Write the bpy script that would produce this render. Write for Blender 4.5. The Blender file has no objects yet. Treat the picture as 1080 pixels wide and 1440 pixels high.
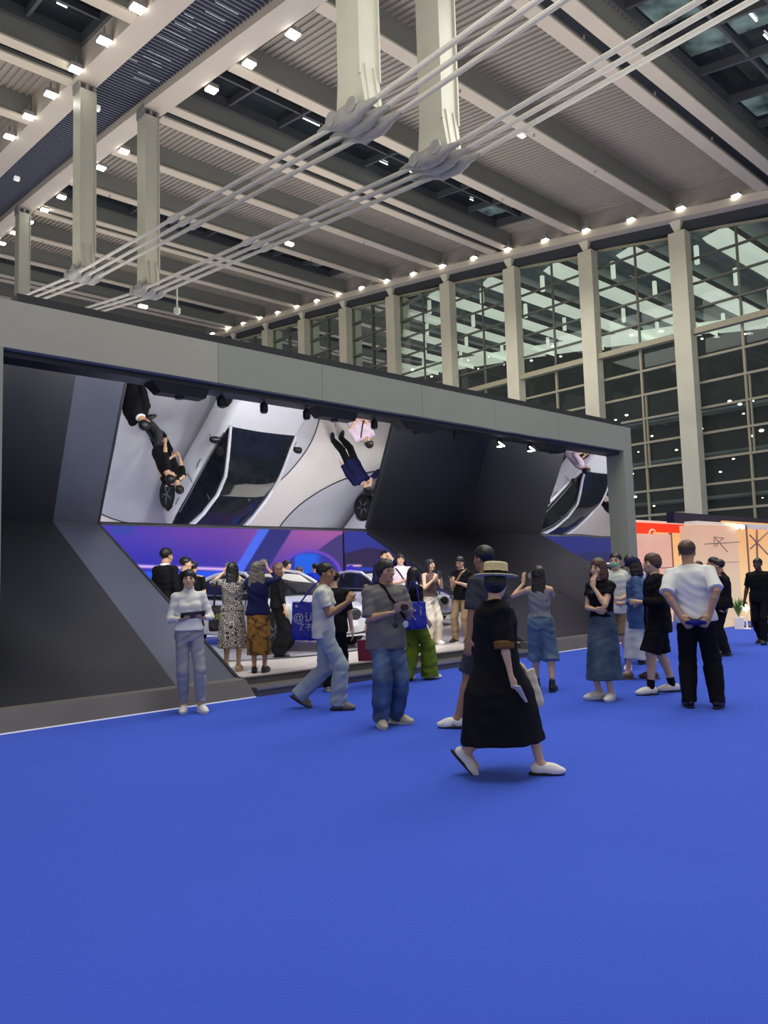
import bpy, math, random
import numpy as np
from mathutils import Vector, Matrix
random.seed(7); rng = np.random.RandomState(7)
SC = bpy.context.scene
COL = SC.collection
SC.view_settings.view_transform = 'Standard'
SC.view_settings.look = 'None'
PI = math.pi
# ------------------------------------------------------------------ camera
FOC, PITCH, ROLL, YAW, CAMH = 1080.0, .085, -.0289, .8333, 1.47
def cam_axes():
    f = np.array([math.cos(PITCH)*math.cos(YAW), math.cos(PITCH)*math.sin(YAW), math.sin(PITCH)])
    r = np.array([math.sin(YAW), -math.cos(YAW), 0.0]); u = np.cross(r, f)
    return math.cos(ROLL)*r+math.sin(ROLL)*u, -math.sin(ROLL)*r+math.cos(ROLL)*u, f
CR, CU, CF = cam_axes(); CP = np.array([0, 0, CAMH])
def ray(x, y): return CF+(x-540)/FOC*CR-(y-720)/FOC*CU
def at_z(x, y, z=0.0):
    d = ray(x, y); return CP+d*(z-CP[2])/d[2]
def at_y(x, y, Y):
    d = ray(x, y); return CP+d*Y/d[1]
def at_x(x, y, X):
    d = ray(x, y); return CP+d*X/d[0]
def proj(p):
    d = np.asarray(p, float)-CP; z = d@CF
    return 540+FOC*(d@CR)/z, 720-FOC*(d@CU)/z
cam = bpy.data.cameras.new('camera'); co = bpy.data.objects.new('camera', cam); COL.objects.link(co)
cam.sensor_fit = 'VERTICAL'; cam.sensor_height = 36.0; cam.lens = 36.0*FOC/1440; cam.clip_end = 400
M = Matrix.Identity(4)
for i in range(3):
    M[i][0], M[i][1], M[i][2], M[i][3] = CR[i], CU[i], -CF[i], CP[i]
co.matrix_world = M; SC.camera = co
# ------------------------------------------------------------------ materials
MATS = {}
def mat(name, col, rough=.6, metal=0.0, var=.06, scale=6.0, bump=0.0, bscale=60.0, emit=0.0, spec=.5, coat=0.0, sheen=0.0):
    if name in MATS: return MATS[name]
    m = bpy.data.materials.new(name); m.use_nodes = True; nt = m.node_tree; N = nt.nodes; L = nt.links
    b = N['Principled BSDF']
    b.inputs['Roughness'].default_value = rough; b.inputs['Metallic'].default_value = metal
    b.inputs['Specular IOR Level'].default_value = spec; b.inputs['Coat Weight'].default_value = coat
    b.inputs['Sheen Weight'].default_value = sheen
    tc = N.new('ShaderNodeTexCoord'); no = N.new('ShaderNodeTexNoise'); no.inputs['Scale'].default_value = scale
    no.inputs['Detail'].default_value = 3
    L.new(tc.outputs['Object'], no.inputs['Vector'])
    rp = N.new('ShaderNodeValToRGB'); c = np.array(col)
    rp.color_ramp.elements[0].position = .3; rp.color_ramp.elements[1].position = .7
    rp.color_ramp.elements[0].color = (*np.clip(c*(1-var), 0, 1), 1); rp.color_ramp.elements[1].color = (*np.clip(c*(1+var), 0, 1), 1)
    L.new(no.outputs['Fac'], rp.inputs['Fac']); L.new(rp.outputs['Color'], b.inputs['Base Color'])
    if emit:
        L.new(rp.outputs['Color'], b.inputs['Emission Color']); b.inputs['Emission Strength'].default_value = emit
    if bump:
        n2 = N.new('ShaderNodeTexNoise'); n2.inputs['Scale'].default_value = bscale; L.new(tc.outputs['Object'], n2.inputs['Vector'])
        bp = N.new('ShaderNodeBump'); bp.inputs['Strength'].default_value = bump; bp.inputs['Distance'].default_value = .01
        L.new(n2.outputs['Fac'], bp.inputs['Height']); L.new(bp.outputs['Normal'], b.inputs['Normal'])
    MATS[name] = m
    return m
def srgb(r, g, b):
    f = lambda c: (c/255/12.92) if c/255 <= .04045 else ((c/255+.055)/1.055)**2.4
    return (f(r), f(g), f(b))
# ------------------------------------------------------------------ mesh helpers
def link(name, me, m, parent=None, smooth=False):
    o = bpy.data.objects.new(name, me); COL.objects.link(o)
    if m is not None:
        for k in (m if isinstance(m, (list, tuple)) else [m]): me.materials.append(k)
    if smooth: me.polygons.foreach_set('use_smooth', [True]*len(me.polygons))
    if parent is not None: o.parent = parent
    return o
def mobj(name, V, F, m, parent=None, smooth=False):
    me = bpy.data.meshes.new(name); me.from_pydata([tuple(map(float, v)) for v in V], [], [tuple(map(int, f)) for f in F]); me.update()
    return link(name, me, m, parent, smooth)
class MB:
    def __init__(s): s.V = []; s.F = []; s.sm = False
    def add(s, V, F):
        n = len(s.V); s.V += [tuple(v) for v in V]; s.F += [tuple(n+i for i in f) for f in F]
    def hexa(s, P): # 8 points: bottom 4 ccw, top 4 ccw
        s.add(P, [(3, 2, 1, 0), (4, 5, 6, 7), (0, 1, 5, 4), (1, 2, 6, 5), (2, 3, 7, 6), (3, 0, 4, 7)])
    def box(s, x0, x1, y0, y1, z0, z1):
        s.hexa([(x0, y0, z0), (x1, y0, z0), (x1, y1, z0), (x0, y1, z0), (x0, y0, z1), (x1, y0, z1), (x1, y1, z1), (x0, y1, z1)])
    def tube(s, pts, r, n=10, caps=True):
        pts = [np.array(p, float) for p in pts]; rs = r if isinstance(r, (list, tuple)) else [r]*len(pts)
        base = len(s.V); up = None
        for i, p in enumerate(pts):
            t = pts[min(i+1, len(pts)-1)]-pts[max(i-1, 0)]; t /= np.linalg.norm(t)+1e-9
            if up is None: up = np.array([0, 0, 1.]) if abs(t[2]) < .9 else np.array([1., 0, 0])
            a = np.cross(t, up); a /= np.linalg.norm(a)+1e-9; b = np.cross(a, t)
            up = b
            for k in range(n):
                th = 2*PI*k/n; s.V.append(tuple(p+rs[i]*(math.cos(th)*a+math.sin(th)*b)))
        for i in range(len(pts)-1):
            for k in range(n):
                q = base+i*n; s.F.append((q+k, q+(k+1) % n, q+n+(k+1) % n, q+n+k))
        if caps:
            s.F.append(tuple(base+k for k in range(n))[::-1]); q = base+(len(pts)-1)*n; s.F.append(tuple(q+k for k in range(n)))
    def lathe(s, c, prof, n=20, ax='z'):
        base = len(s.V); c = np.array(c, float)
        for (r, h) in prof:
            for k in range(n):
                th = 2*PI*k/n; a, b = r*math.cos(th), r*math.sin(th)
                s.V.append(tuple(c+np.array({'z': (a, b, h), 'x': (h, a, b), 'y': (b, h, a)}[ax])))
        for i in range(len(prof)-1):
            for k in range(n):
                q = base+i*n; s.F.append((q+k, q+(k+1) % n, q+n+(k+1) % n, q+n+k))
        s.F.append(tuple(base+k for k in range(n))[::-1]); q = base+(len(prof)-1)*n; s.F.append(tuple(q+k for k in range(n)))
    def build(s, name, m, parent=None, smooth=False):
        o = mobj(name, s.V, s.F, m, parent, smooth)
        if smooth:
            o.data.polygons.foreach_set('use_smooth', [True]*len(o.data.polygons))
            try: o.data.set_sharp_from_angle(angle=math.radians(40))
            except Exception: pass
        return o
def box_obj(name, b, m, parent=None):
    q = MB(); q.box(*b); return q.build(name, m, parent)
def struct(o): o['kind'] = 'structure'; return o
def empty(name, loc=(0, 0, 0), rz=0.0):
    o = bpy.data.objects.new(name, None); COL.objects.link(o); o.location = tuple(map(float, loc)); o.rotation_euler = (0, 0, rz)
    o.empty_display_size = .1
    return o
def tag(o, label, cat, group=None):
    o['label'] = label; o['category'] = cat
    if group: o['group'] = group
    return o
def copy_tree(o, parent=None):
    c = o.copy(); COL.objects.link(c); c.parent = parent
    for ch in list(o.children): copy_tree(ch, c)
    return c
# ------------------------------------------------------------------ setting: floor
def carpet():
    m = bpy.data.materials.new('blue_carpet'); m.use_nodes = True; nt = m.node_tree; N = nt.nodes; L = nt.links; b = N['Principled BSDF']
    b.inputs['Roughness'].default_value = .95; b.inputs['Specular IOR Level'].default_value = .15; b.inputs['Sheen Weight'].default_value = .25
    b.inputs['Sheen Tint'].default_value = (.3, .45, 1, 1)
    tc = N.new('ShaderNodeTexCoord')
    n1 = N.new('ShaderNodeTexNoise'); n1.inputs['Scale'].default_value = .35; n1.inputs['Detail'].default_value = 5
    n2 = N.new('ShaderNodeTexNoise'); n2.inputs['Scale'].default_value = 90; n2.inputs['Detail'].default_value = 2
    for n in (n1, n2): L.new(tc.outputs['Object'], n.inputs['Vector'])
    mx = N.new('ShaderNodeMath'); mx.operation = 'MULTIPLY_ADD'; mx.inputs[1].default_value = .55
    L.new(n1.outputs['Fac'], mx.inputs[0])
    m2 = N.new('ShaderNodeMath'); m2.operation = 'MULTIPLY'; m2.inputs[1].default_value = .5; L.new(n2.outputs['Fac'], m2.inputs[0]); L.new(m2.outputs[0], mx.inputs[2])
    rp = N.new('ShaderNodeValToRGB'); rp.color_ramp.elements[0].position = .3; rp.color_ramp.elements[1].position = .75
    rp.color_ramp.elements[0].color = (.036, .088, .56, 1); rp.color_ramp.elements[1].color = (.052, .112, .68, 1)
    L.new(mx.outputs[0], rp.inputs['Fac']); L.new(rp.outputs['Color'], b.inputs['Base Color'])
    bp = N.new('ShaderNodeBump'); bp.inputs['Strength'].default_value = .35; bp.inputs['Distance'].default_value = .01
    L.new(n2.outputs['Fac'], bp.inputs['Height']); L.new(bp.outputs['Normal'], b.inputs['Normal'])
    return m
struct(box_obj('floor', (-16, 42, -16, 95, -.2, 0), carpet()))
# ------------------------------------------------------------------ setting: roof
ZC = (-8.75918e-04, 1.89098e-01, 16.02574)
def zr(y): return ZC[0]*y*y+ZC[1]*y+ZC[2]
XG = 36.0
m_deck = mat('ceiling_deck', srgb(148, 141, 131), .6, var=.04, scale=.4)
m_beam = mat('beam_web', srgb(120, 122, 116), .6, var=.05, scale=.6)
m_flange = mat('beam_flange_lit', srgb(190, 180, 163), .55, var=.04, scale=.6)  # paler than the web: floor bounce put into the colour
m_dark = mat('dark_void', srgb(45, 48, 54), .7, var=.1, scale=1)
m_strut = mat('white_steel', srgb(172, 172, 158), .45, var=.05, scale=1.5)
m_cable = mat('cable_steel', srgb(170, 168, 160), .4, var=.06, scale=3)
m_node = mat('node_steel', srgb(128, 128, 126), .5, var=.1, scale=5)
PER = 5.17; Y0 = 12.3
purl = [Y0+PER*k for k in range(-4, 15)]
isdbl = lambda k: (k-4) % 3 == 0          # k index in purl
def deck_strip(x0, x1, ya, yb, off=1.05, pitch=.26):
    V = []; F = []; n = int((x1-x0)/pitch)
    prof = []
    for i in range(n):
        x = x0+i*pitch
        prof += [(x, 0), (x+pitch*.45, 0), (x+pitch*.55, .07), (x+pitch*.95, .07)]
    prof.append((x1, 0))
    ys = [ya, yb]
    for y in ys:
        for (x, h) in prof: V.append((x, y, zr(y)+off+h))
    m = len(prof)
    for i in range(m-1): F.append((i, m+i, m+i+1, i+1))
    return V, F
skyb = [k for k in range(len(purl)-1) if (k-2) % 3 == 1]
dk = MB(); plain = MB()
for k in range(len(purl)-1):
    ya, yb = purl[k], purl[k+1]
    if k in skyb:                     # skylight bay: deck only at the margins and ends
        for (y0, y1) in ((ya, ya+.9), (yb-.8, yb)):
            dk.add(*deck_strip(-14, 10.2, y0, y1)); dk.add(*deck_strip(13.8, 36, y0, y1))
        dk.add(*deck_strip(-14, -6, ya+.9, yb-.8)); dk.add(*deck_strip(4.0, 6.2, ya+.9, yb-.8)); dk.add(*deck_strip(34.0, 36, ya+.9, yb-.8))
    else:
        dk.add(*deck_strip(-14, 10.2, ya, yb)); dk.add(*deck_strip(13.8, 36, ya, yb))
struct(dk.build('ceiling', m_deck))
# skylights
m_nglass = mat('night_glass', (.012, .018, .022), .08, var=.5, scale=.5, spec=.8)
m_sframe = mat('skylight_frame', srgb(70, 72, 76), .5)
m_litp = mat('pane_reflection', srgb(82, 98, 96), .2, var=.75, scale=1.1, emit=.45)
m_strip = mat('reflection_strip', (1, 1, .95), emit=5)
for k in skyb:
    ya, yb = purl[k]+.9, purl[k+1]-.8
    for (x0, x1) in ((-6, 4.0), (6.2, 10.2), (13.8, 34.0)):
        e = empty('window_skylight', ((x0+x1)/2, ya, zr(ya)+1)); struct(e)
        g = MB(); z0, z1 = zr(ya)+1.35, zr(yb)+1.35
        g.add([(x0, ya, z0), (x1, ya, z0), (x1, yb, z1), (x0, yb, z1)], [(0, 3, 2, 1)])
        o = g.build('pane', m_nglass, e); o.location = -Vector(e.location)
        f = MB()
        for (xa, xb) in ((x0, x0+.12), (x1-.12, x1)):
            f.hexa([(xa, ya, z0-.45), (xb, ya, z0-.45), (xb, yb, z1-.45), (xa, yb, z1-.45), (xa, ya, z0), (xb, ya, z0), (xb, yb, z1), (xa, yb, z1)])
        nx = max(1, round((x1-x0)/2.5))
        for i in range(1, nx):
            x = x0+(x1-x0)*i/nx
            f.hexa([(x-.06, ya, z0-.3), (x+.06, ya, z0-.3), (x+.06, yb, z1-.3), (x-.06, yb, z1-.3), (x-.06, ya, z0), (x+.06, ya, z0), (x+.06, yb, z1), (x-.06, yb, z1)])
        for t in (0, .5, 1):
            y = ya+(yb-ya)*t; z = z0+(z1-z0)*t; w = .05
            f.box(x0, x1, y-w, y+w, z-(.25 if t == .5 else .45), z)
        o = f.build('frame', m_sframe, e); o.location = -Vector(e.location)
        # emissive patches that paint reflections onto some panes
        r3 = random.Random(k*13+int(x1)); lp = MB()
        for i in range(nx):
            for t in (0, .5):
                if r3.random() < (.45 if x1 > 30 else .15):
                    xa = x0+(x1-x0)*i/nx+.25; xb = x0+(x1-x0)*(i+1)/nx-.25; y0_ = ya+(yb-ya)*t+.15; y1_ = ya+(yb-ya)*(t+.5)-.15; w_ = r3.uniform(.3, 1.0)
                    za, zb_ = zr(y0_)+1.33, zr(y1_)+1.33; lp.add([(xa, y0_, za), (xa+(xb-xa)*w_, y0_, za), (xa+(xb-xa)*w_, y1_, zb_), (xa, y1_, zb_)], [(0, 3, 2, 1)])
        if lp.V: o = lp.build('reflection_patch', m_litp, e); o.location = -Vector(e.location)
        # glowing bars just under the glass, painted in as reflected lamps
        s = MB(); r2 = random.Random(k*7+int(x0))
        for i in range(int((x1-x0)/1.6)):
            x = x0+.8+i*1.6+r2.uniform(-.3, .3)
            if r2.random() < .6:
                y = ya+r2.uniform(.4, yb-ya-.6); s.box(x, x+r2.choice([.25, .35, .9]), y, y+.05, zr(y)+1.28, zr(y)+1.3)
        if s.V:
            o = s.build('reflection_strip', m_strip, e); o.location = -Vector(e.location)
def sbox(mb, x0, x1, ya, yb, lo, hi):
    a0, a1, b0, b1 = zr(ya)+lo, zr(ya)+hi, zr(yb)+lo, zr(yb)+hi
    mb.hexa([(x0, ya, a0), (x1, ya, a0), (x1, yb, b0), (x0, yb, b0), (x0, ya, a1), (x1, ya, a1), (x1, yb, b1), (x0, yb, b1)])
# purlins
for k, y in enumerate(purl):
    for (x0, x1) in ((-14, 10.2), (13.8, 35.7)):
        b = MB(); fl = MB()
        if isdbl(k):
            for dy in (-.45, .45):
                b.box(x0, x1, y+dy-.16, y+dy+.16, zr(y)+.05, zr(y)+1.2); fl.box(x0, x1, y+dy-.24, y+dy+.24, zr(y)-.03, zr(y)+.05)
            gp = box_obj('ceiling_beam_gap', (x0, x1, y-.3, y+.3, zr(y)+.25, zr(y)+.3), m_dark)  # dark sheet paints the shade between the paired beams
        else:
            b.box(x0, x1, y-.16, y+.16, zr(y)+.05, zr(y)+1.2); fl.box(x0, x1, y-.25, y+.25, zr(y)-.03, zr(y)+.05); gp = None
        o = struct(b.build('ceiling_beam', m_beam)); f = fl.build('flange', m_flange, o)
        if gp: gp.parent = o; gp.name = 'gap_shade'
        # thin pendant sprinklers on the flange
        sp = MB()
        for i in range(int((x1-x0)/4.4)): sp.tube([(x0+2+4.4*i, y, zr(y)-.03), (x0+2+4.4*i, y, zr(y)-.14)], .03, 6)
        sp.build('sprinkler', m_node, o)
# main girder pair with louvred soffit
ysg = [-12+2.6*i for i in range(40)]
for (x0, x1) in ((10.2, 11.05), (12.95, 13.8)):
    g = MB()
    for a, b_ in zip(ysg[:-1], ysg[1:]): sbox(g, x0, x1, a, b_, -.02, 1.6)
    struct(g.build('ceiling_girder', mat('girder_paint', srgb(186, 176, 164), .5, var=.04, scale=.5)))
g = MB(); sl = MB(); m_louv = mat('louvre_dark', srgb(62, 66, 80), .5)
for a, b_ in zip(ysg[:-1], ysg[1:]): sbox(g, 11.05, 12.95, a, b_, .45, .5)
o = struct(g.build('ceiling_soffit', m_louv))
y = 6.0
r2 = random.Random(3)
while y < 75:
    sbox(sl, 11.05, 12.95, y, y+.05, .28, .38); y += .22
sl.build('louvre', mat('louvre_slat', srgb(92, 96, 112), .35), o)
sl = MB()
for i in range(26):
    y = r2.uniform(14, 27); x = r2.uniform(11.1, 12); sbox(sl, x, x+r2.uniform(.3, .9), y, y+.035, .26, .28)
sl.build('slat_highlight', mat('slat_lit', srgb(190, 195, 200), .3), o)  # pale bars paint bright glints on the louvre slats
for y in (29.8, 40.2): box_obj('smoke_sensor', (11.7, 11.95, y, y+.2, zr(y)+.1, zr(y)+.28), mat('lamp_white', srgb(235, 235, 230), .4, emit=.5), o)
# struts and cables
NODE = {-1: (-3.8, 11.45), 0: (12.2, 11.45), 1: (28.2, 13.05), 2: (44.0, 15.6), 3: (59.8, 19.2)}
def cable_z(y):
    ks = sorted(NODE.values())
    for (a, za), (b, zb) in zip(ks[:-1], ks[1:]):
        if a <= y <= b: return za+(zb-za)*(y-a)/(b-a)
    return ks[0][1]
order = {0: 'the nearest one, foot highest in view', 1: 'the middle one of three', 2: 'the farthest one, above the stand corner'}
for j, X in ((0, 10.68), (1, 13.25)):
    for k in (0, 1, 2):
        y, zn = NODE[k]; zt = zr(y)
        e = empty('hanging_strut', (X, y, zn)); z1 = zt-zn
        p = MB(); w, d = .29, .36
        # box section with flared foot
        p.hexa([(-w*.2, -.16, .05), (w*1.0, -.16, .05), (w*1.0, .16, .05), (-w*.2, .16, .05), (-w, -.2, 1.1), (w, -.2, 1.1), (w, .2, 1.1), (-w, .2, 1.1)])
        p.hexa([(-w, -d, 1.1), (w, -d, 1.1), (w, d, 1.1), (-w, d, 1.1), (-w, -d, z1-.35), (w, -d, z1-.35), (w, d, z1-.35), (-w, d, z1-.35)])
        p.hexa([(-w*.85, -.5, .2), (w*.85, -.5, .2), (w*.85, .5, .2), (-w*.85, .5, .2), (-w, -d, 1.15), (w, -d, 1.15), (w, d, 1.15), (-w, d, 1.15)])
        p.build('post', m_strut, e)
        q = MB()
        for s in (-1, 1): q.box(s*w-.02, s*w+.02, -d-.06, -d, .9, z1-.4)
        for s in (-.12, .14): q.hexa([(s-.015, -.52, .2), (s+.015, -.52, .2), (s+.015, -.42, .2), (s-.015, -.42, .2), (s-.015, -d-.03, 1.2), (s+.015, -d-.03, 1.2), (s+.015, -d, 1.2), (s-.015, -d, 1.2)])
        q.build('stiffener', m_strut, e)
        h = MB()
        for s in (-.3, 0, .3): h.box(s-.05, s+.05, -.3, .3, z1-.4, z1+.05)
        h.build('head_bracket', m_node, e)
        n = MB()
        for s in (-.36, 0, .36):
            pts = [(s, -1.0, -.02), (s, -.6, .0), (s, -.25, -.02), (s, .25, .05), (s, .6, .12), (s, 1.0, .16)]
            n.tube(pts, [.05, .11, .19, .19, .11, .05], 10)
        n.box(-.5, .5, -.32, .32, -.1, .22)
        for s in (-.52, .52):
            for yy in (-.35, .35): n.lathe((s-.03, yy, .1), [(.17, 0), (.17, .06), (.09, .07), (.09, .1)], 14, 'x')
        n.build('cable_clamp', m_node, e, True)
        tag(e, ('white steel strut under the %s girder, %s' % ('left' if j == 0 else 'right', order[k])), 'strut', 'steel struts under the roof girders')
    for c in (-.36, 0, .36):
        t = MB(); pts = []
        for k in (0, 1, 2, 3):
            (ya, za), (yb, zb) = NODE[k-1], NODE[k]
            for f in (0, .25, .5, .75): pts.append((X+c, ya+(yb-ya)*f, za+(zb-za)*f))
        t.tube(pts, .058, 8)
        o = t.build('roof_cable', m_cable, None, True)
        for k in (0, 1, 2):
            q = MB()
            (ya, za), (yb, zb) = NODE[k-1], NODE[k]
            f = .5; P0 = np.array([X+c, ya+(yb-ya)*f, za+(zb-za)*f]); dv = np.array([0, yb-ya, zb-za]); dv /= np.linalg.norm(dv)
            q.tube([P0-dv*.4, P0-dv*.3, P0+dv*.3, P0+dv*.4], [.06, .095, .095, .06], 8)
            q.build('coupler', m_cable, o, True)
        tag(o, '%s steel rod of the triple cable under the %s girder' % ({-.36: 'left', 0: 'middle', .36: 'right'}[c], 'left' if j == 0 else 'right'), 'cable', 'roof tension cables')
# pendant device near the right node, above the stand
e = empty('pendant_sensor', tuple(at_y(249, 434, 27.0))); q = MB(); q.tube([(0, 0, .05), (0, 0, .85)], .03, 6); q.tube([(0, 0, .85), (-.2, .1, .85)], .03, 6); q.build('rod', m_strut, e)
q = MB(); q.lathe((0, 0, -.1), [(.05, -.14), (.13, -.08), (.13, .1), (.06, .16)], 12); q.build('sensor_head', m_strut, e, True)
tag(e, 'small white sensor hanging on a rod under the right cable', 'sensor')
for i, (x, y) in enumerate(((407, 343), (733, 190), (201, 431))):
    p = at_y(x, y, (26.5, 17.7, 30.)[i]); q = MB(); q.box(-.18, .18, -.1, .1, -.06, .06)
    o = q.build('cable_lamp', MATS['lamp_white']); o.location = p
    tag(o, ('small white fixture on the right triple cable', 'pinkish white fixture beside the right cable near the nearest strut', 'small white fixture below the far right cable clamp')[i], 'fixture')
# ------------------------------------------------------------------ lamps of the roof
m_lens = mat('lamp_lens', (1.0, .95, .84), emit=26)
m_house = mat('lamp_housing', srgb(150, 145, 140), .5, emit=.0)
def lamp(loc):
    e = empty('roof_lamp', loc)
    q = MB(); q.box(-.21, .21, -.18, .18, .0, .16); q.box(-.03, .03, -.03, .03, .16, .5); q.build('housing', m_house, e)
    q = MB(); q.box(-.19, .19, -.16, .16, -.06, 0); q.build('lens', m_lens, e)
    return e
L0 = lamp((9.95, 21.8, zr(21.8)-.05))
def put(i, x, y, label, group):
    o = L0 if i == 0 else copy_tree(L0)
    o.location = (x, y, zr(y)-.06 if x < 30 else zr(y)-.05); tag(o, label, 'lamp', group); return o
cnt = 0
for x, side in ((9.95, 'left edge of the girder'), (14.08, 'right edge of the girder')):
    for k in range(0, 19):
        y = 14.0+2.63*k
        if (x < 12 and (y < 20 or y > 36)) or (y < 18): continue
        if x > 12 and k in (5,) : continue
        put(cnt, x, y, 'glowing square floodlight on the %s' % side, 'floodlights along the %s' % side); cnt += 1
for k in range(0, 20):
    y = 13.95+2.63*k
    put(1, 35.1, y, 'glowing floodlight in the row above the glass wall', 'floodlights above the glass wall')
# ------------------------------------------------------------------ eave and glass wall
ye = [-2+PER*i for i in range(15)]
g = MB(); h = MB(); cl = MB()
for a, b_ in zip(ye[:-1], ye[1:]):
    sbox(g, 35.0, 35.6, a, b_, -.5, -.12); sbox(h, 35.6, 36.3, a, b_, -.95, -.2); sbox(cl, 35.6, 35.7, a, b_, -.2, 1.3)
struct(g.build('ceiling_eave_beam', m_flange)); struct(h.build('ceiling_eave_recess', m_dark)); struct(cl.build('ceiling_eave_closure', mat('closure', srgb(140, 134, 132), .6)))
m_col = mat('column_paint', srgb(198, 194, 170), .5, var=.05, scale=1)
m_mull = mat('mullion', srgb(152, 146, 120), .45)
m_mulld = mat('mullion_dark', srgb(92, 94, 82), .45)
def glassmat():
    m = bpy.data.materials.new('window_glass'); m.use_nodes = True; nt = m.node_tree; N = nt.nodes; L = nt.links
    for n in list(N): N.remove(n)
    o = N.new('ShaderNodeOutputMaterial'); t = N.new('ShaderNodeBsdfTransparent'); g_ = N.new('ShaderNodeBsdfGlossy'); mx = N.new('ShaderNodeMixShader')
    t.inputs['Color'].default_value = (.90, .94, .90, 1); g_.inputs['Roughness'].default_value = .02; g_.inputs['Color'].default_value = (.8, .9, .88, 1)
    lw = N.new('ShaderNodeLayerWeight'); lw.inputs['Blend'].default_value = .25
    no = N.new('ShaderNodeTexNoise'); no.inputs['Scale'].default_value = .3; mm = N.new('ShaderNodeMath'); mm.operation = 'MULTIPLY'
    L.new(lw.outputs['Fresnel'], mm.inputs[0]); mm.inputs[1].default_value = 1.0
    L.new(mm.outputs[0], mx.inputs[0]); L.new(t.outputs[0], mx.inputs[1]); L.new(g_.outputs[0], mx.inputs[2]); L.new(mx.outputs[0], o.inputs['Surface'])
    bp = N.new('ShaderNodeBump'); bp.inputs['Strength'].default_value = .05; L.new(no.outputs['Fac'], bp.inputs['Height']); L.new(bp.outputs['Normal'], g_.inputs['Normal'])
    return m
m_glass = glassmat()
cy = [17.05+PER*k for k in range(-2, 9)]
for y in cy:
    q = MB(); q.box(35.35, 35.95, y-.42, y+.42, 0, zr(y)-1.05)
    q.hexa([(35.5, y-.12, zr(y)-1.05), (35.8, y-.12, zr(y)-1.05), (35.8, y+.12, zr(y)-1.05), (35.5, y+.12, zr(y)-1.05), (35.3, y-.3, zr(y)-.5), (35.9, y-.3, zr(y)-.5), (35.9, y+.3, zr(y)-.5), (35.3, y+.3, zr(y)-.5)])
    struct(q.build('column', m_col))
for i, (a, b_) in enumerate(zip(cy[:-1], cy[1:])):
    e = struct(empty('window_%d' % (i+1), (36, (a+b_)/2, 0)))
    mid = (a+b_)/2; top = zr(mid)-.6
    f = MB(); fd = MB(); z = 12.85-1.235*9
    k = -9
    while z < top+.3:
        t = (.14 if k == 0 else (.055 if k < 0 else .045)); q = f if k <= 0 else fd
        if k == 0: q.box(35.5, 35.85, a+.4, b_-.4, z-t, z+t)
        elif z < zr(a)-.9: q.box(35.9, 36.05, a+.4, b_-.4, z-t, z+t)
        z += 1.235; k += 1
    f.hexa([(35.9, a+.4, zr(a)-1.1), (36.05, a+.4, zr(a)-1.1), (36.05, b_-.4, zr(b_)-1.1), (35.9, b_-.4, zr(b_)-1.1), (35.9, a+.4, zr(a)-.98), (36.05, a+.4, zr(a)-.98), (36.05, b_-.4, zr(b_)-.98), (35.9, b_-.4, zr(b_)-.98)])
    fd.box(35.95, 36.05, mid-.05, mid+.05, 12.8, top-.2); fd.box(35.95, 36.05, a+.5, a+.58, 12.8, top-.5)
    f.box(35.92, 36.05, mid-.05, mid+.05, 0, 12.8); f.box(35.92, 36.05, mid-.2, mid-.14, 6.6, 10.3)
    o = f.build('frame', m_mull, e); o.location = -Vector(e.location); o = fd.build('mullion', m_mulld, e); o.location = -Vector(e.location)
    g = MB(); g.add([(36.1, a, 0), (36.1, b_, 0), (36.1, b_, zr(b_)-.6), (36.1, a, zr(a)-.6)], [(0, 1, 2, 3)])
    o = g.build('pane', m_glass, e); o.location = -Vector(e.location)
# ------------------------------------------------------------------ beyond the glass: lit canopy of the neighbouring hall
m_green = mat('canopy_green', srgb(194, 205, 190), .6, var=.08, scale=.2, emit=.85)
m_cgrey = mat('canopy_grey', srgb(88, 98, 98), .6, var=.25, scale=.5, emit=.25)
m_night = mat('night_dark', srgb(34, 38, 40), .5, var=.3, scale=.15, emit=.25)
yy = [-3+PER*i for i in range(20)]
e = empty('canopy', (50, 30, 20)); 
cg = MB(); dd = MB(); hg = MB(); ed = MB()
for i in range(-4, 17):
    y = 11.0+PER*i
    cg.hexa([(39.3, y, zr(y)+.0), (61, y, zr(y)), (61, y+1.7, zr(y+1.7)), (40.6, y+1.7, zr(y+1.7)), (38.9, y, zr(y)+.1), (61, y, zr(y)+.1), (61, y+1.7, zr(y+1.7)+.1), (40, y+1.7, zr(y+1.7)+.1)])
    cg.box(39.3, 61, y-.03, y+.0, zr(y)-.35, zr(y)+.1)
    sbox(dd, 37, 62, y+1.5, y+PER, .5, .55)
    for t in (2.2, 3.0, 3.8): sbox(dd, 37, 62, y+t, y+t+.12, .3, .5)
    for x in (41, 46, 51, 56):
        hg.box(x-.11, x+.11, y+2.4, y+2.6, zr(y)-.55, zr(y)+.5); 
    sbox(cg, 57.5, 61.5, y+1.5, y+PER, .0, .05)
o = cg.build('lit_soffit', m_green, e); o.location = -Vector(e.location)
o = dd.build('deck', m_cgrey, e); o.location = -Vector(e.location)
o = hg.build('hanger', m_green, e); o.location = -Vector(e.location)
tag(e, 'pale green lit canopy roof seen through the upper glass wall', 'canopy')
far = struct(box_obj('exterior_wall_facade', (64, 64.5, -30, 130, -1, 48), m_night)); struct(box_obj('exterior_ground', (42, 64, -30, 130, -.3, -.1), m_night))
fl = MB()
for z in (3.6, 7.2, 10.8, 14.4): fl.box(62.5, 64, -30, 130, z, z+.2)
fl.build('facade_ledge', m_cgrey, far)
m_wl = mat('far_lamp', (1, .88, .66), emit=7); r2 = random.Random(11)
LF = None
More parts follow.
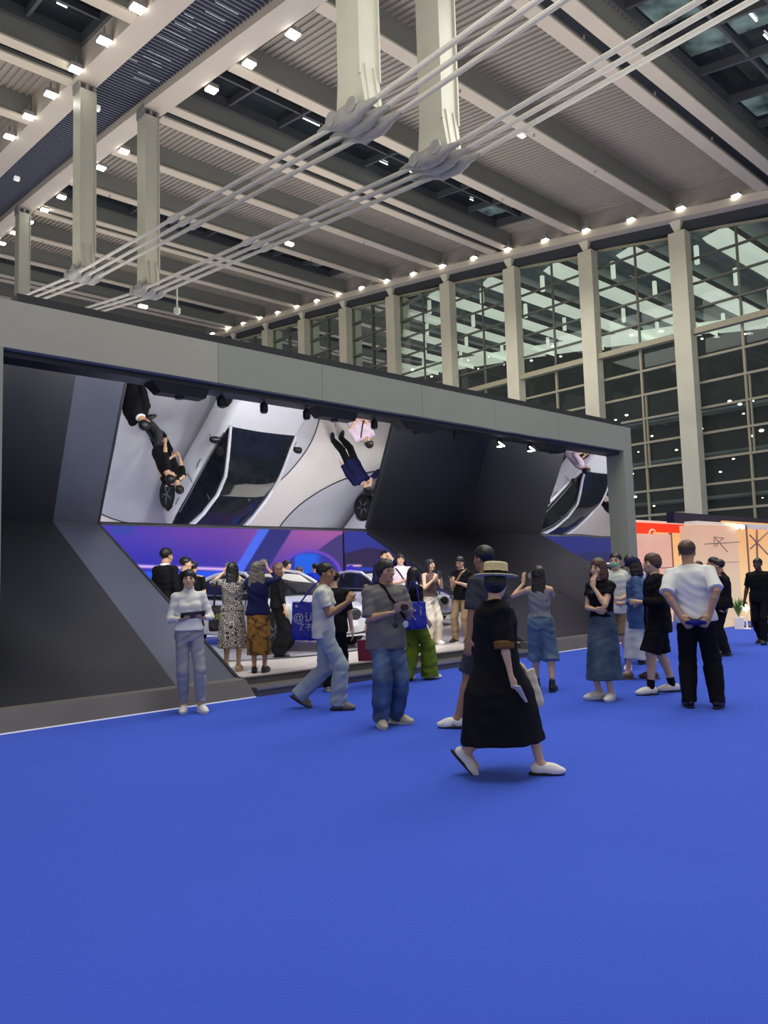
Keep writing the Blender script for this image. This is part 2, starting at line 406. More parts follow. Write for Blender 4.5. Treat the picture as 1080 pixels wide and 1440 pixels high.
for i in range(64):
    if i < 18: x, y, z = 60.6, 14+i*3.4, None; z = zr(y)-.5
    else: x, y, z = r2.uniform(48, 62), r2.uniform(18, 62), r2.choice([6.5, 9.5, 9.6, 12.2, 12.3, 13])+r2.uniform(-.4, .4)  # scattered lamps stand in for hall lights reflected in the lower panes
    if LF is None:
        LF = empty('lamp_or_reflection', (x, y, z)); q = MB(); q.lathe((0, 0, 0), [(.1, -.05), (.16, 0), (.1, .06)], 8); q.build('bulb', m_wl, LF); q = MB(); q.lathe((0, 0, .06), [(.17, 0), (.04, .14)], 8); q.build('shade', m_cgrey, LF); o = LF
    else: o = copy_tree(LF); o.location = (x, y, z)
    s = r2.uniform(.35, 1.0); o.scale = (s, s, s)
    tag(o, 'small warm outside lamp or reflected lamp seen in the glass wall', 'lamp', 'lamps beyond the glass wall')
# ------------------------------------------------------------------ the exhibition stand
ST = .23                                   # stage height
YH, ZH = 13.1, 2.55                        # hinge line of the overhead mirror
MY, MZ = 8.9, 4.0
XL, XR = 2.38, 14.6
m_frame = mat('stand_grey', srgb(158, 163, 142), .5, var=.05, scale=.35)
m_frame2 = mat('stand_grey_light', srgb(178, 177, 154), .5, var=.05, scale=.35)
m_black = mat('stand_black', srgb(40, 42, 46), .4, var=.15, scale=.5)
m_panel = mat('panel_charcoal', srgb(34, 36, 41), .42, var=.12, scale=.6)
m_panel_in = mat('panel_slate', srgb(74, 79, 94), .4, var=.12, scale=1.2)
m_kerb = mat('kerb_stone', srgb(112, 108, 104), .55, var=.1, scale=2)
m_stage = mat('stage_white', srgb(205, 198, 192), .28, var=.03, scale=1.5)
m_step = mat('step_grey', srgb(92, 90, 90), .5, var=.1, scale=2)
e = empty('stand_frame', (8, 8.7, 0)); E_F = e
tag(e, 'grey portal frame of the stand: long header beam and two posts', 'frame')
E_S = empty('stage_platform', (8, 9, 0)); struct(E_S)
E_P1 = empty('sloping_panel', (4, 9, 0)); tag(E_P1, 'charcoal sloping panel with lighter slate edge, at the left end of the stand', 'panel')
E_P2 = empty('sloping_panel', (13, 9, 0)); tag(E_P2, 'charcoal sloping panel right of the stage opening, behind the woman taking photos', 'panel')
E_M = empty('overhead_mirror', (8, 11, 3)); tag(E_M, 'tilted ceiling mirror over the stage reflecting the silver car', 'mirror')
E_M2 = empty('side_mirror', (14.6, 11, 0)); tag(E_M2, 'slightly warped upright mirror wall at the right end of the stage', 'mirror')
def ch(mb, name, m, smooth=False, pe=None):
    pe = pe or e
    o = mb.build(name, m, pe, smooth); o.location = -Vector(pe.location); return o
q = MB(); xs = [XL-.1, 4.93, 6.6, 8.6, 10.4, 12.3, 14.95]
for i, (a, b) in enumerate(zip(xs[:-1], xs[1:])):
    q = MB(); q.box(a+.003, b-.003, 8.49, 8.88, 4.0, 4.52); ch(q, 'header_panel', m_frame2 if i == 0 else m_frame)
q = MB(); q.box(XL-.1, XL, 8.49, 8.9, 0, 4.0); ch(q, 'post', m_frame)
q = MB(); q.box(14.62, 14.95, 8.49, 8.9, 0, 4.0); ch(q, 'post', m_frame)
q = MB(); q.box(XL+.17, 14.8, 8.62, 9.1, 4.5, 4.66); ch(q, 'roof_truss_cover', m_black); er = empty('roof_cover', (8, 11, 4.5)); q = MB(); q.box(XL, XR, 8.9, 13.2, 4.52, 4.6); ch(q, 'sheet', m_black, pe=er); q = MB(); q.box(XL, XR, 13.1, 13.2, 4.46, 4.62); ch(q, 'edge_trim', m_black, pe=er); tag(er, 'flat black cover over the roof of the stand', 'cover')
# header underside band
q = MB(); q.box(XL, 14.62, 8.6, 8.9, 3.93, 4.0); ch(q, 'lighting_channel', m_black)
# leaning panels
def lean(x0, x1, y0=8.78, z0=ST, y1=YH, z1=ZH, th=.07):
    q = MB(); q.hexa([(x0, y0, z0-th), (x1, y0, z0-th), (x1, y1, z1-th), (x0, y1, z1-th), (x0, y0, z0), (x1, y0, z0), (x1, y1, z1), (x0, y1, z1)]); return q
ch(lean(XL, 4.47), 'main_face', m_panel, pe=E_P1)
q = MB(); y0, z0, y1, z1 = 8.78, ST, YH, ZH
q.hexa([(4.47, y0, z0-.07), (5.34, y0-.02, z0-.1), (5.24, y1, z1-.1), (4.47, y1, z1-.07), (4.47, y0, z0), (5.34, y0-.02, z0-.03), (5.24, y1, z1-.01), (4.47, y1, z1)])
ch(q, 'slate_return', m_panel_in, pe=E_P1)
q = MB(); q.hexa([(5.32, y0-.02, z0-.06), (5.36, y0-.02, z0-.06), (5.26, y1, z1-.05), (5.22, y1, z1-.05), (5.32, y0-.02, z0), (5.36, y0-.02, z0), (5.26, y1, z1+.0), (5.22, y1, z1+.0)]); ch(q, 'edge_strip', m_black, pe=E_P1)
ch(lean(11.42, XR-.001), 'main_face', mat('panel_black', srgb(27, 27, 32), .45, var=.12, scale=.6), pe=E_P2)
q = MB(); q.hexa([(11.36, y0, z0-.1), (11.42, y0, z0-.1), (11.42, y1, z1-.1), (11.36, y1, z1-.1), (11.36, y0, z0), (11.42, y0, z0), (11.42, y1, z1), (11.36, y1, z1)]); ch(q, 'edge_strip', m_black, pe=E_P2)
# kerb and its light line
for (a, b) in ((XL, 5.42), (11.3, 14.6)):
    ek = empty('kerb', (a, 8.5, 0)); tag(ek, 'grey stone kerb below the %s sloping panel' % ('left' if a < 5 else 'right'), 'kerb')
    q = MB(); q.hexa([(a, 8.49, .012), (b, 8.49, .012), (b-.1, 8.9, .012), (a, 8.9, .012), (a, 8.56, ST), (b-.1, 8.56, ST), (b-.1, 8.9, ST), (a, 8.9, ST)]); ch(q, 'stone', m_kerb, pe=ek)
    q = MB(); q.box(a, b, 8.482, 8.49, 0.0, .012); ch(q, 'light_line', mat('light_line', (.8, .8, .85), emit=.35), pe=ek)
# steps and stage
q = MB(); q.box(5.44, 11.28, 8.49, 8.86, 0, .11); ch(q, 'step', m_step, pe=E_S)
q = MB(); q.box(5.44, 11.28, 8.475, 8.49, .085, .115); ch(q, 'step_nosing', mat('nosing', srgb(140, 140, 140), .4), pe=E_S)
q = MB(); q.box(5.44, 11.28, 8.86, 9.0, 0, ST-.02); ch(q, 'step', m_step, pe=E_S)
q = MB(); q.box(XL, XR, 9.0, 13.2, 0, ST); q.box(-2, 20, 13.2, 18, 0, ST); q.box(5.44, 11.28, 8.84, 9.0, ST-.02, ST); ch(q, 'stage_floor', m_stage, pe=E_S)
CAR = (9.0, 13.3)
m_tt = mat('turntable_grey', srgb(168, 168, 176), .3, var=.05, scale=2)
for (cx, cyy, r, lb) in ((7.9, 12.9, 2.75, 'round grey turntable set in the stage under the silver car'), (13.6, 15.6, 2.3, 'round grey turntable under the second car')):
    et = empty('turntable', (cx, cyy, ST)); q = MB(); q.lathe((cx, cyy, ST), [(r, 0), (r, .01)], 72); ch(q, 'disc', m_tt, pe=et)
    q = MB(); q.tube([(cx+r*math.cos(a), cyy+r*math.sin(a), ST+.006) for a in np.linspace(0, 2*PI, 65)], .02, 6, False); ch(q, 'rim', m_black, pe=et); tag(et, lb, 'turntable')
# mirrors
def mirror_mat(name, warp, wscale):
    m = bpy.data.materials.new(name); m.use_nodes = True; nt = m.node_tree; N = nt.nodes; L = nt.links; b = N['Principled BSDF']
    b.inputs['Metallic'].default_value = 1; b.inputs['Roughness'].default_value = .015; b.inputs['Base Color'].default_value = (.9, .9, .92, 1)
    tc = N.new('ShaderNodeTexCoord'); no = N.new('ShaderNodeTexNoise'); no.inputs['Scale'].default_value = wscale; no.inputs['Detail'].default_value = 0
    L.new(tc.outputs['Object'], no.inputs['Vector']); bp = N.new('ShaderNodeBump'); bp.inputs['Strength'].default_value = warp; bp.inputs['Distance'].default_value = .1
    L.new(no.outputs['Fac'], bp.inputs['Height']); L.new(bp.outputs['Normal'], b.inputs['Normal']); return m
q = MB(); q.hexa([(XL, YH, ZH), (XR, YH, ZH), (XR, MY, MZ), (XL, MY, MZ), (XL, YH, ZH+.08), (XR, YH, ZH+.08), (XR, MY, MZ+.08), (XL, MY, MZ+.08)])
q.F = [f if i != 0 else f for i, f in enumerate(q.F)]
ch(q, 'mirror_sheet', mirror_mat('mirror_flat', .02, .8), pe=E_M)
q = MB(); q.box(XR, XR+.05, 8.9, 13.2, 0, 4.0); ch(q, 'mirror_sheet', mirror_mat('mirror_warped', .035, 1.1), pe=E_M2)
q = MB(); q.box(XR+.05, XR+.1, 8.9, 13.2, 0, 4.5); q.box(XL-.06, XL-.01, 8.9, 13.1, 0, 4.5); struct(ch(q, 'wall_side', m_black)).parent = None; COL.objects['wall_side'].location = (0, 0, 0)
q = MB(); q.box(XL, XR, YH, YH+.04, ZH-.035, ZH+.02); ch(q, 'mirror_edge', m_black, pe=E_M)
q = MB(); q.box(-1.9, 20.1, 18.1, 18.2, 0, 4.6); struct(ch(q, 'wall_rear', m_black)).parent = None; COL.objects['wall_rear'].location = (0, 0, 0)
# ------------------------------------------------------------------ LED walls at the back
def lerp(a, b, t): return a+(b-a)*t
def smooth(a, b, x): t = np.clip((x-a)/(b-a), 0, 1); return t*t*(3-2*t)
def C3(r, g, b): return np.array([r, g, b], float)/255
def led_color(px, py):
    """picture shown by the LED wall, as a function of its own two coordinates"""
    n = len(px); c = np.zeros((n, 3)); X, Y = px[:, None], py[:, None]
    left = C3(70, 55, 178)*(1-smooth(150, 300, X))+C3(104, 62, 165)*smooth(150, 300, X)
    left = left*(1-smooth(290, 470, X))+C3(160, 84, 158)*smooth(290, 470, X)
    low = C3(38, 36, 170)*(1-smooth(200, 420, X))+C3(92, 58, 165)*smooth(200, 420, X)
    t = smooth(745, 800, Y); c = left*(1-t)+low*t
    t = smooth(802, 805, Y)*(1-smooth(345, 350, X)); c = c*(1-t)+(C3(26, 84, 235)*(1-smooth(806, 850, Y))+C3(22, 40, 160)*smooth(806, 850, Y))*t
    g = np.exp(-((Y-(796+.035*(X-189)))/2.2)**2)*(X < 345); c = c*(1-g)+C3(232, 190, 250)*g
    t = smooth(157, 160, X)*(1-smooth(186, 190, X))*(1-smooth(750, 753, Y)); c = c*(1-.7*t)+C3(45, 70, 160)*.7*t
    # diagonal bands
    u = X+(Y-742)*.62
    def band(c, a, b, col): t = smooth(a-2, a+1, u)*(1-smooth(b-1, b+2, u)); return c*(1-t)+col*t
    c = band(c, 366, 381, C3(70, 104, 235)); c = band(c, 381, 412, C3(38, 38, 120))
    # hill
    hill = 776-smooth(436, 486, X)*26; t = smooth(-1, 2, Y-hill)*smooth(430, 440, X); c = c*(1-t)+C3(58, 48, 116)*t
    # car silhouette
    ex = ((X-436)/47)**2+((Y-812)/40)**2; t = (1-smooth(.92, 1.0, ex)); c = c*(1-t)+C3(104, 62, 190)*t
    t = (1-smooth(.74, .8, ex)); c = c*(1-t)+C3(40, 44, 150)*t
    t = smooth(413, 416, X)*(1-smooth(440, 458, X))*smooth(776, 780, Y)*(1-smooth(.7, .78, ex)); c = c*(1-t)+C3(10, 92, 226)*t
    pa = proj((5.5, 17.95, 2))[0]; pb_ = proj((-.6, 17.95, 2))[0]; t = 1-smooth(pa-6, pa+4, X); nv = C3(26, 34, 118)*(1-smooth(776, 782, Y))+C3(22, 30, 92)*smooth(776, 782, Y); c = c*(1-t)+nv*t
    t = 1-smooth(-3, 3, X-pb_); c = c*(1-t)+C3(84, 44, 120)*t
    # right screen
    r = C3(32, 46, 142)*(1-smooth(520, 560, X))+C3(28, 34, 120)*smooth(520, 560, X)+0*Y
    h2 = 779-9*np.exp(-((X-520)/26)**2); t = smooth(-1, 1.5, Y-h2); r = r*(1-t)+C3(27, 24, 74)*t
    g = np.exp(-((Y-(795.5+.0*(X-500)))/1.6)**2)*smooth(486, 490, X)*(1-smooth(505, 512, X)); r = r*(1-g)+C3(235, 180, 235)*g
    t = smooth(797, 799, Y)*(1-smooth(815, 830, Y))*smooth(486, 490, X)*(1-smooth(560, 580, X)); r = r*(1-t)+C3(26, 52, 172)*t
    e1 = ((X-493)/12)**2+((Y-820)/26)**2; t = 1-smooth(.9, 1, e1); r = r*(1-t)+C3(28, 34, 190)*t
    sel = X > 484
    return np.where(sel, r, c)
def led(name, x0, x1, y, z0, z1, nx, nz, parent):
    xs = np.linspace(x0, x1, nx); zs = np.linspace(z0, z1, nz)
    gx, gz = np.meshgrid(xs, zs); P = np.stack([gx.ravel(), np.full(gx.size, y), gz.ravel()], 1)
    d = P-CP; zc = d@CF; px = 540+FOC*(d@CR)/zc; py = 720-FOC*(d@CU)/zc
    cc = np.clip(led_color(px, py), 0, 1); lin = np.where(cc <= .04045, cc/12.92, ((cc+.055)/1.055)**2.4)
    F = [(j*nx+i, j*nx+i+1, (j+1)*nx+i+1, (j+1)*nx+i) for j in range(nz-1) for i in range(nx-1)]
    me = bpy.data.meshes.new(name); me.from_pydata(P.tolist(), [], F); me.update()
    ca = me.color_attributes.new('picture', 'FLOAT_COLOR', 'POINT'); ca.data.foreach_set('color', np.c_[lin, np.ones(len(lin))].ravel().astype(np.float32))
    m = bpy.data.materials.get('led_picture')
    if not m:
        m = bpy.data.materials.new('led_picture'); m.use_nodes = True; N = m.node_tree.nodes; b = N['Principled BSDF']; a = N.new('ShaderNodeVertexColor'); a.layer_name = 'picture'
        m.node_tree.links.new(a.outputs['Color'], b.inputs['Emission Color']); b.inputs['Emission Strength'].default_value = 1.0; b.inputs['Base Color'].default_value = (.01, .01, .01, 1); b.inputs['Roughness'].default_value = .4
    o = link(name, me, m, parent); return o
lw = empty('led_wall', (8, 18, ST)); sx = at_y(484.5, 800, 17.9)[0]
o = led('screen', -1.8, sx, 17.95, ST, 4.4, 620, 190, lw); o.location = -Vector(lw.location)
q = MB(); q.box(-1.8, sx, 17.96, 18.08, ST, 4.45); o = q.build('cabinet', m_black, lw); o.location = -Vector(lw.location)
tag(lw, 'tall violet and pink LED wall showing a car outline at the back of the stage', 'screen')
lw = empty('led_wall', (11, 18, ST))
o = led('screen', sx+.01, 20, 17.9, ST, 4.4, 240, 150, lw); o.location = -Vector(lw.location)
q = MB(); q.box(sx+.01, 20, 17.91, 18.08, ST, 4.45); o = q.build('cabinet', m_black, lw); o.location = -Vector(lw.location)
tag(lw, 'dark blue LED wall right of the violet one, behind the stage', 'screen')
# ------------------------------------------------------------------ fixtures under the header
m_fix = mat('fixture_black', srgb(20, 21, 24), .5)
for (x, y, w, lab) in ((252, 542, .42, 'wide black projector under the stand header, above the suited men'), (470, 580, .42, 'wide black projector hanging under the middle of the stand header'), (585, 601, .46, 'wide black projector under the header at the top of the dark panel'), (776, 636, .4, 'wide black projector under the right end of the header')):
    p = at_y(x, y, 8.40 if False else 8.72); p[2] = 3.865; e = empty('projector', tuple(p)); q = MB()
    q.hexa([(-w*.7, -.1, -.06), (w*.75, -.1, -.06), (w*.75, .1, -.06), (-w*.7, .1, -.06), (-w, -.12, .06), (w*.85, -.12, .06), (w*.85, .12, .06), (-w, .12, .06)]); q.build('housing', m_fix, e)
    q = MB(); q.lathe((0, 0, -.09), [(.05, 0), (.06, .03)], 12); q.build('lens', m_panel, e); tag(e, lab, 'projector', None)
S0 = None
spots = [(311, 552, 'leftmost of the black spotlights under the header'), (371, 561, 'second black spotlight from the left under the header'), (431, 572, 'third black spotlight from the left under the header'), (526, 590, 'black spotlight under the header beside the edge of the dark panel'), (640, 608, 'black spotlight under the header above the dark panel'), (702, 616, 'spotlight with a glowing lens under the header, left of the pair'), (745, 624, 'spotlight with a glowing lens under the header, right of the pair')]
for i, (x, y, lab) in enumerate(spots):
    p = at_y(x, y, 8.74); p[2] = 3.83; e = empty('stage_spotlight', tuple(p)); q = MB()
    q.tube([(0, 0, .06), (0, 0, .095)], .015, 6); q.lathe((0, 0, 0), [(.045, -.06), (.055, -.05), (.055, .04), (.035, .07)], 14); q.build('housing', m_fix, e, True)
    q = MB(); q.lathe((0, .0, -.072), [(.045, 0), (.04, .012)], 14)
    if i >= 5: q.tube([(-.09, -.06, .0), (.06, -.06, -.06)], .010, 6)
    q.build('lens', m_lens if i >= 5 else m_panel, e); tag(e, lab, 'spotlight', None)
def area(name, loc, target, size, power, col=(1, 1, 1), sy=None):
    l = bpy.data.lights.new(name, 'AREA'); l.shape = 'RECTANGLE'; l.size = size; l.size_y = sy or size; l.energy = power; l.color = col
    o = bpy.data.objects.new(name, l); COL.objects.link(o); o.location = loc
    o.rotation_euler = (Vector(target)-Vector(loc)).to_track_quat('-Z', 'Y').to_euler(); return o
def spot(name, loc, target, power, ang=70, col=(1, 1, 1), rad=.06):
    l = bpy.data.lights.new(name, 'SPOT'); l.energy = power; l.color = col; l.spot_size = math.radians(ang); l.spot_blend = .6; l.shadow_soft_size = rad
    o = bpy.data.objects.new(name, l); COL.objects.link(o); o.location = loc
    o.rotation_euler = (Vector(target)-Vector(loc)).to_track_quat('-Z', 'Y').to_euler(); return o
for i, (x, tx) in enumerate(((3.6, 5.5), (5.2, 7.0), (6.9, 8.0), (8.6, 9.0), (10.3, 10.2), (12.2, 11.5))):
    spot('stage_light', (x, 8.93, 3.85), (tx, 12.2, 0.3), 230, 100, (1, .97, .95), .12)
for i, x in enumerate((5.5, 8, 10.5, 13.3)):
    spot('rear_stage_light', (x, 13.6, 4.3), (x, 15.3, 0.3), 180, 110, (.9, .92, 1), .15)
# hall lighting
W = bpy.data.worlds.new('world'); SC.world = W; W.use_nodes = True
wn = W.node_tree.nodes; bg = wn['Background']; bg.inputs['Color'].default_value = (1.0, .96, .93, 1); bg.inputs['Strength'].default_value = .5
area('hall_light', (6, 4, 17), (6, 5, 0), 10, 1900, (1, .97, .90))
area('hall_light', (20, 6, 17), (20, 6, 0), 10, 1900, (1, .97, .90))
area('hall_light', (24, 24, 17), (24, 24, 0), 12, 2000, (1, .97, .90))
for (x, y) in ((2, 8), (20, 4), (4, 30), (22, 26), (20, 48)):
    area('ceiling_fill', (x, y, 9.0), (x, y, 20), 13, 1420, (1, .94, .80))  # added upward fill that brightens and warms the ceiling
# ------------------------------------------------------------------ implicit-surface kit
def V3(*a): return np.array(a if len(a) > 1 else a[0], float)
def nrm(v): v = np.asarray(v, float); return v/(np.linalg.norm(v)+1e-12)
class Field:
    def __init__(s, lo, hi, h):
        s.lo = np.asarray(lo, float); s.h = h; s.n = np.ceil((np.asarray(hi)-s.lo)/h).astype(int)+1
        s.ax = [s.lo[i]+h*np.arange(s.n[i]) for i in range(3)]
        s.D = np.full(tuple(s.n), 1.0, np.float32)
    def sub(s, lo, hi):
        i0 = np.clip(np.floor((np.asarray(lo)-s.lo)/s.h).astype(int), 0, s.n); i1 = np.clip(np.ceil((np.asarray(hi)-s.lo)/s.h).astype(int)+1, 0, s.n)
        sl = tuple(slice(a, b) for a, b in zip(i0, i1))
        return sl, s.ax[0][sl[0]][:, None, None], s.ax[1][sl[1]][None, :, None], s.ax[2][sl[2]][None, None, :]
    def merge(s, sl, d, k, op='add'):
        a = s.D[sl]
        if a.size == 0: return
        if op == 'add':
            h = np.clip(.5+.5*(d-a)/k, 0, 1); s.D[sl] = d*(1-h)+a*h-k*h*(1-h)
        elif op == 'sub':
            h = np.clip(.5-.5*(a+d)/k, 0, 1); s.D[sl] = a*(1-h)-d*h+k*h*(1-h)
    def cone(s, a, b, ra, rb, k=.01, op='add'):
        a, b = V3(a), V3(b); m = max(ra, rb)+k+2*s.h
        sl, x, y, z = s.sub(np.minimum(a, b)-m, np.maximum(a, b)+m); ab = b-a; L2 = ab@ab+1e-12
        px, py, pz = x-a[0], y-a[1], z-a[2]
        t = np.clip((px*ab[0]+py*ab[1]+pz*ab[2])/L2, 0, 1)
        d = np.sqrt((px-t*ab[0])**2+(py-t*ab[1])**2+(pz-t*ab[2])**2)-(ra+(rb-ra)*t)
        s.merge(sl, d, k, op)
    def ell(s, c, r, k=.01, R=None, op='add'):
        c, r = V3(c), V3(r); R = np.eye(3) if R is None else R; m = r.max()+k+2*s.h
        sl, x, y, z = s.sub(c-m, c+m); px, py, pz = x-c[0], y-c[1], z-c[2]
        q = [(R[0, i]*px+R[1, i]*py+R[2, i]*pz) for i in range(3)]
        k0 = np.sqrt(sum((q[i]/r[i])**2 for i in range(3))); k1 = np.sqrt(sum((q[i]/r[i]**2)**2 for i in range(3)))+1e-9
        s.merge(sl, k0*(k0-1)/k1, k, op)
    def loft(s, A, B, xd, prof, k=.01, op='add', fold=None, flat=True):
        A, B = V3(A), V3(B); ab = B-A; L = np.linalg.norm(ab); w = ab/L; u = V3(xd)-w*(V3(xd)@w); u /= np.linalg.norm(u); v = np.cross(w, u)
        P = np.array([list(p)+[0]*(5-len(p)) for p in prof], float); m = max(np.abs(P[:, 1:3]).max(), 0)+np.abs(P[:, 3:]).max()+k+2*s.h
        sl, x, y, z = s.sub(np.minimum(A, B)-m, np.maximum(A, B)+m)
        px, py, pz = x-A[0], y-A[1], z-A[2]
        t = (px*w[0]+py*w[1]+pz*w[2])/L; tc = np.clip(t, 0, 1); shp = tc.shape
        # smooth interpolation through a fine table
        tt = np.linspace(0, 1, 65); tab = [np.interp(tt, P[:, 0], P[:, i]) for i in (1, 2, 3, 4)]
        ker = np.array([1, 2, 3, 2, 1])/9.; tab = [np.convolve(np.pad(q, 2, 'edge'), ker, 'valid') for q in tab]
        a, b, ox, oy = [np.interp(tc.ravel(), tt, q).reshape(shp) for q in tab]
        lx = px*u[0]+py*u[1]+pz*u[2]-ox; ly = px*v[0]+py*v[1]+pz*v[2]-oy
        if fold:
            th = np.arctan2(ly/b, lx/a); f = 1+fold[1]*tc*np.sin(fold[0]*th+2.5*tc+fold[2])+fold[1]*.5*tc*np.sin((fold[0]*1.7)*th+1); a = a*f; b = b*f
        k0 = np.sqrt((lx/a)**2+(ly/b)**2); k1 = np.sqrt((lx/a**2)**2+(ly/b**2)**2)+1e-9
        d = k0*(k0-1)/k1; d = np.where(k0 < 1e-3, -np.minimum(a, b), d)
        cap = np.maximum(-t, t-1)*L
        if flat: d = np.maximum(d, cap)
        else: d = np.where(cap > 0, np.sqrt(np.maximum(d+np.minimum(a, b), 0)**2+cap**2)-np.minimum(a, b), d)
        s.merge(sl, d, k, op)
    def cut(s, p, n, k=0):      # remove the side the normal points to
        p, n = V3(p), nrm(n); x, y, z = s.ax[0][:, None, None], s.ax[1][None, :, None], s.ax[2][None, None, :]
        s.D = np.maximum(s.D, ((x-p[0])*n[0]+(y-p[1])*n[1]+(z-p[2])*n[2]).astype(np.float32))
    def ripple(s, amp, f=1.0, ph=0.0):
        x, y, z = s.ax[0][:, None, None], s.ax[1][None, :, None], s.ax[2][None, None, :]
        w = 1.2*np.sin(7*x+5*y+ph)+.9*np.sin(9*z-4*y+ph)
        s.D += (amp*(.9*np.sin(f*(26*z+24*x-9*y+ph)+1.6*w)*np.sin(f*(13*y-11*x+15*z+1.3+ph)+w)+.45*np.sin(f*(61*z+31*x-37*y+2*ph)+2.2*w))).astype(np.float32)
    def mesh(s):
        D = s.D; D = np.pad(D, 1, constant_values=1.0); lo = s.lo-s.h
        ins = D < 0
        c = [D[i:D.shape[0]-1+i, j:D.shape[1]-1+j, k:D.shape[2]-1+k] for i in (0, 1) for j in (0, 1) for k in (0, 1)]
        ci = sum((q < 0).astype(np.int8) for q in c); act = (ci > 0) & (ci < 8); idx = np.argwhere(act)
        if len(idx) == 0: return np.zeros((0, 3)), np.zeros((0, 4), int)
        vals = np.stack([q[act] for q in c], 1); off = np.array([(i, j, k) for i in (0, 1) for j in (0, 1) for k in (0, 1)], float)
        acc = np.zeros((len(idx), 3)); cnt = np.zeros(len(idx))
        for a in range(8):
            for b in range(a+1, 8):
                if np.abs(off[a]-off[b]).sum() == 1:
                    va, vb = vals[:, a], vals[:, b]; cr = (va < 0) != (vb < 0); t = np.where(cr, va/(va-vb+1e-12), 0)
                    acc += cr[:, None]*(off[a]+(off[b]-off[a])*t[:, None]); cnt += cr
        V = (idx+acc/cnt[:, None])*s.h+lo
        vid = -np.ones(act.shape, np.int64); vid[act] = np.arange(len(idx)); F = []
        for ax in range(3):
            o = [0, 0, 0]; o[ax] = 1
            A = ins[1:-1, 1:-1, 1:-1] if False else None
            s0 = [slice(1, -1)]*3; s1 = [slice(1, -1)]*3; s0[ax] = slice(0, -1); s1[ax] = slice(1, None)
            a0 = ins[tuple(s0)]; a1 = ins[tuple(s1)]; ch_ = a0 != a1; e = np.argwhere(ch_); flip = a0[ch_]
            base = e.copy()
            for j in range(3):
                if j != ax: base[:, j] += 1
            u, v = [(1, 2), (2, 0), (0, 1)][ax]
            def g(du, dv):
                q = base.copy(); q[:, u] -= du; q[:, v] -= dv; return vid[q[:, 0], q[:, 1], q[:, 2]]
            quad = np.stack([g(1, 1), g(0, 1), g(0, 0), g(1, 0)], 1)
            quad[~flip] = quad[~flip][:, ::-1]; F.append(quad)
        F = np.concatenate(F); F = F[(F >= 0).all(1)]
        return V, F
def sobj(name, fld, m, parent=None, relax=1):
    V, F = fld.mesh()
    if len(V) == 0: return None
    for _ in range(relax):
        acc = np.zeros_like(V); c = np.zeros(len(V))
        for i in range(4):
            j = (i+1) % 4; np.add.at(acc, F[:, i], V[F[:, j]]); np.add.at(c, F[:, i], 1); np.add.at(acc, F[:, j], V[F[:, i]]); np.add.at(c, F[:, j], 1)
        V = V*.5+acc/np.maximum(c, 1)[:, None]*.5
    me = bpy.data.meshes.new(name); me.vertices.add(len(V)); me.vertices.foreach_set('co', V.astype(np.float32).ravel())
    me.loops.add(len(F)*4); me.loops.foreach_set('vertex_index', F.astype(np.int32).ravel())
    me.polygons.add(len(F)); me.polygons.foreach_set('loop_start', np.arange(0, len(F)*4, 4, dtype=np.int32)); me.polygons.foreach_set('loop_total', np.full(len(F), 4, np.int32))
    me.update(calc_edges=True); me.validate()
    return link(name, me, m, parent, True)
# ------------------------------------------------------------------ people
m_ws = mat('white_leather', srgb(232, 230, 222), .5); m_cs = mat('shoe_cream', srgb(190, 184, 160), .6); m_bsole = mat('rubber_black', srgb(28, 28, 30), .7)
def rotm(yaw=0, pitch=0, roll=0):   # z, x, y
    cz, sz, cx, sx, cyy, sy = math.cos(yaw), math.sin(yaw), math.cos(pitch), math.sin(pitch), math.cos(roll), math.sin(roll)
    return np.array([[cz, -sz, 0], [sz, cz, 0], [0, 0, 1]])@np.array([[1, 0, 0], [0, cx, -sx], [0, sx, cx]])@np.array([[cyy, 0, sy], [0, 1, 0], [-sy, 0, cyy]])
def ik(a, t, l1, l2, hint):
    a, t = V3(a), V3(t); d = t-a; L = np.linalg.norm(d)
    if L > (l1+l2)*.999: t = a+d/L*(l1+l2)*.999; d = t-a; L = (l1+l2)*.999
    w = d/L; x = (l1*l1-l2*l2+L*L)/(2*L); h = math.sqrt(max(l1*l1-x*x, 0)); hv = V3(hint)-w*(V3(hint)@w); hv = nrm(hv)
    return a+w*x+hv*h, t
SKIN = {'light': srgb(214, 174, 142), 'mid': srgb(190, 148, 114), 'tan': srgb(166, 124, 90), 'dark': srgb(88, 62, 48)}
def skin(k): return mat('skin_'+k, SKIN[k], .55, var=.05, scale=9)
m_eye = mat('eye_dark', (.02, .015, .012), .25); m_lip = mat('lip', srgb(168, 96, 88), .5); m_brow = mat('brow', srgb(38, 30, 28), .8)
m_hair = mat('hair_black', srgb(26, 23, 24), .45, var=.35, scale=40, bump=.25, bscale=60)
m_hairb = mat('hair_brown', srgb(78, 54, 40), .5, var=.3, scale=40, bump=.25, bscale=60)
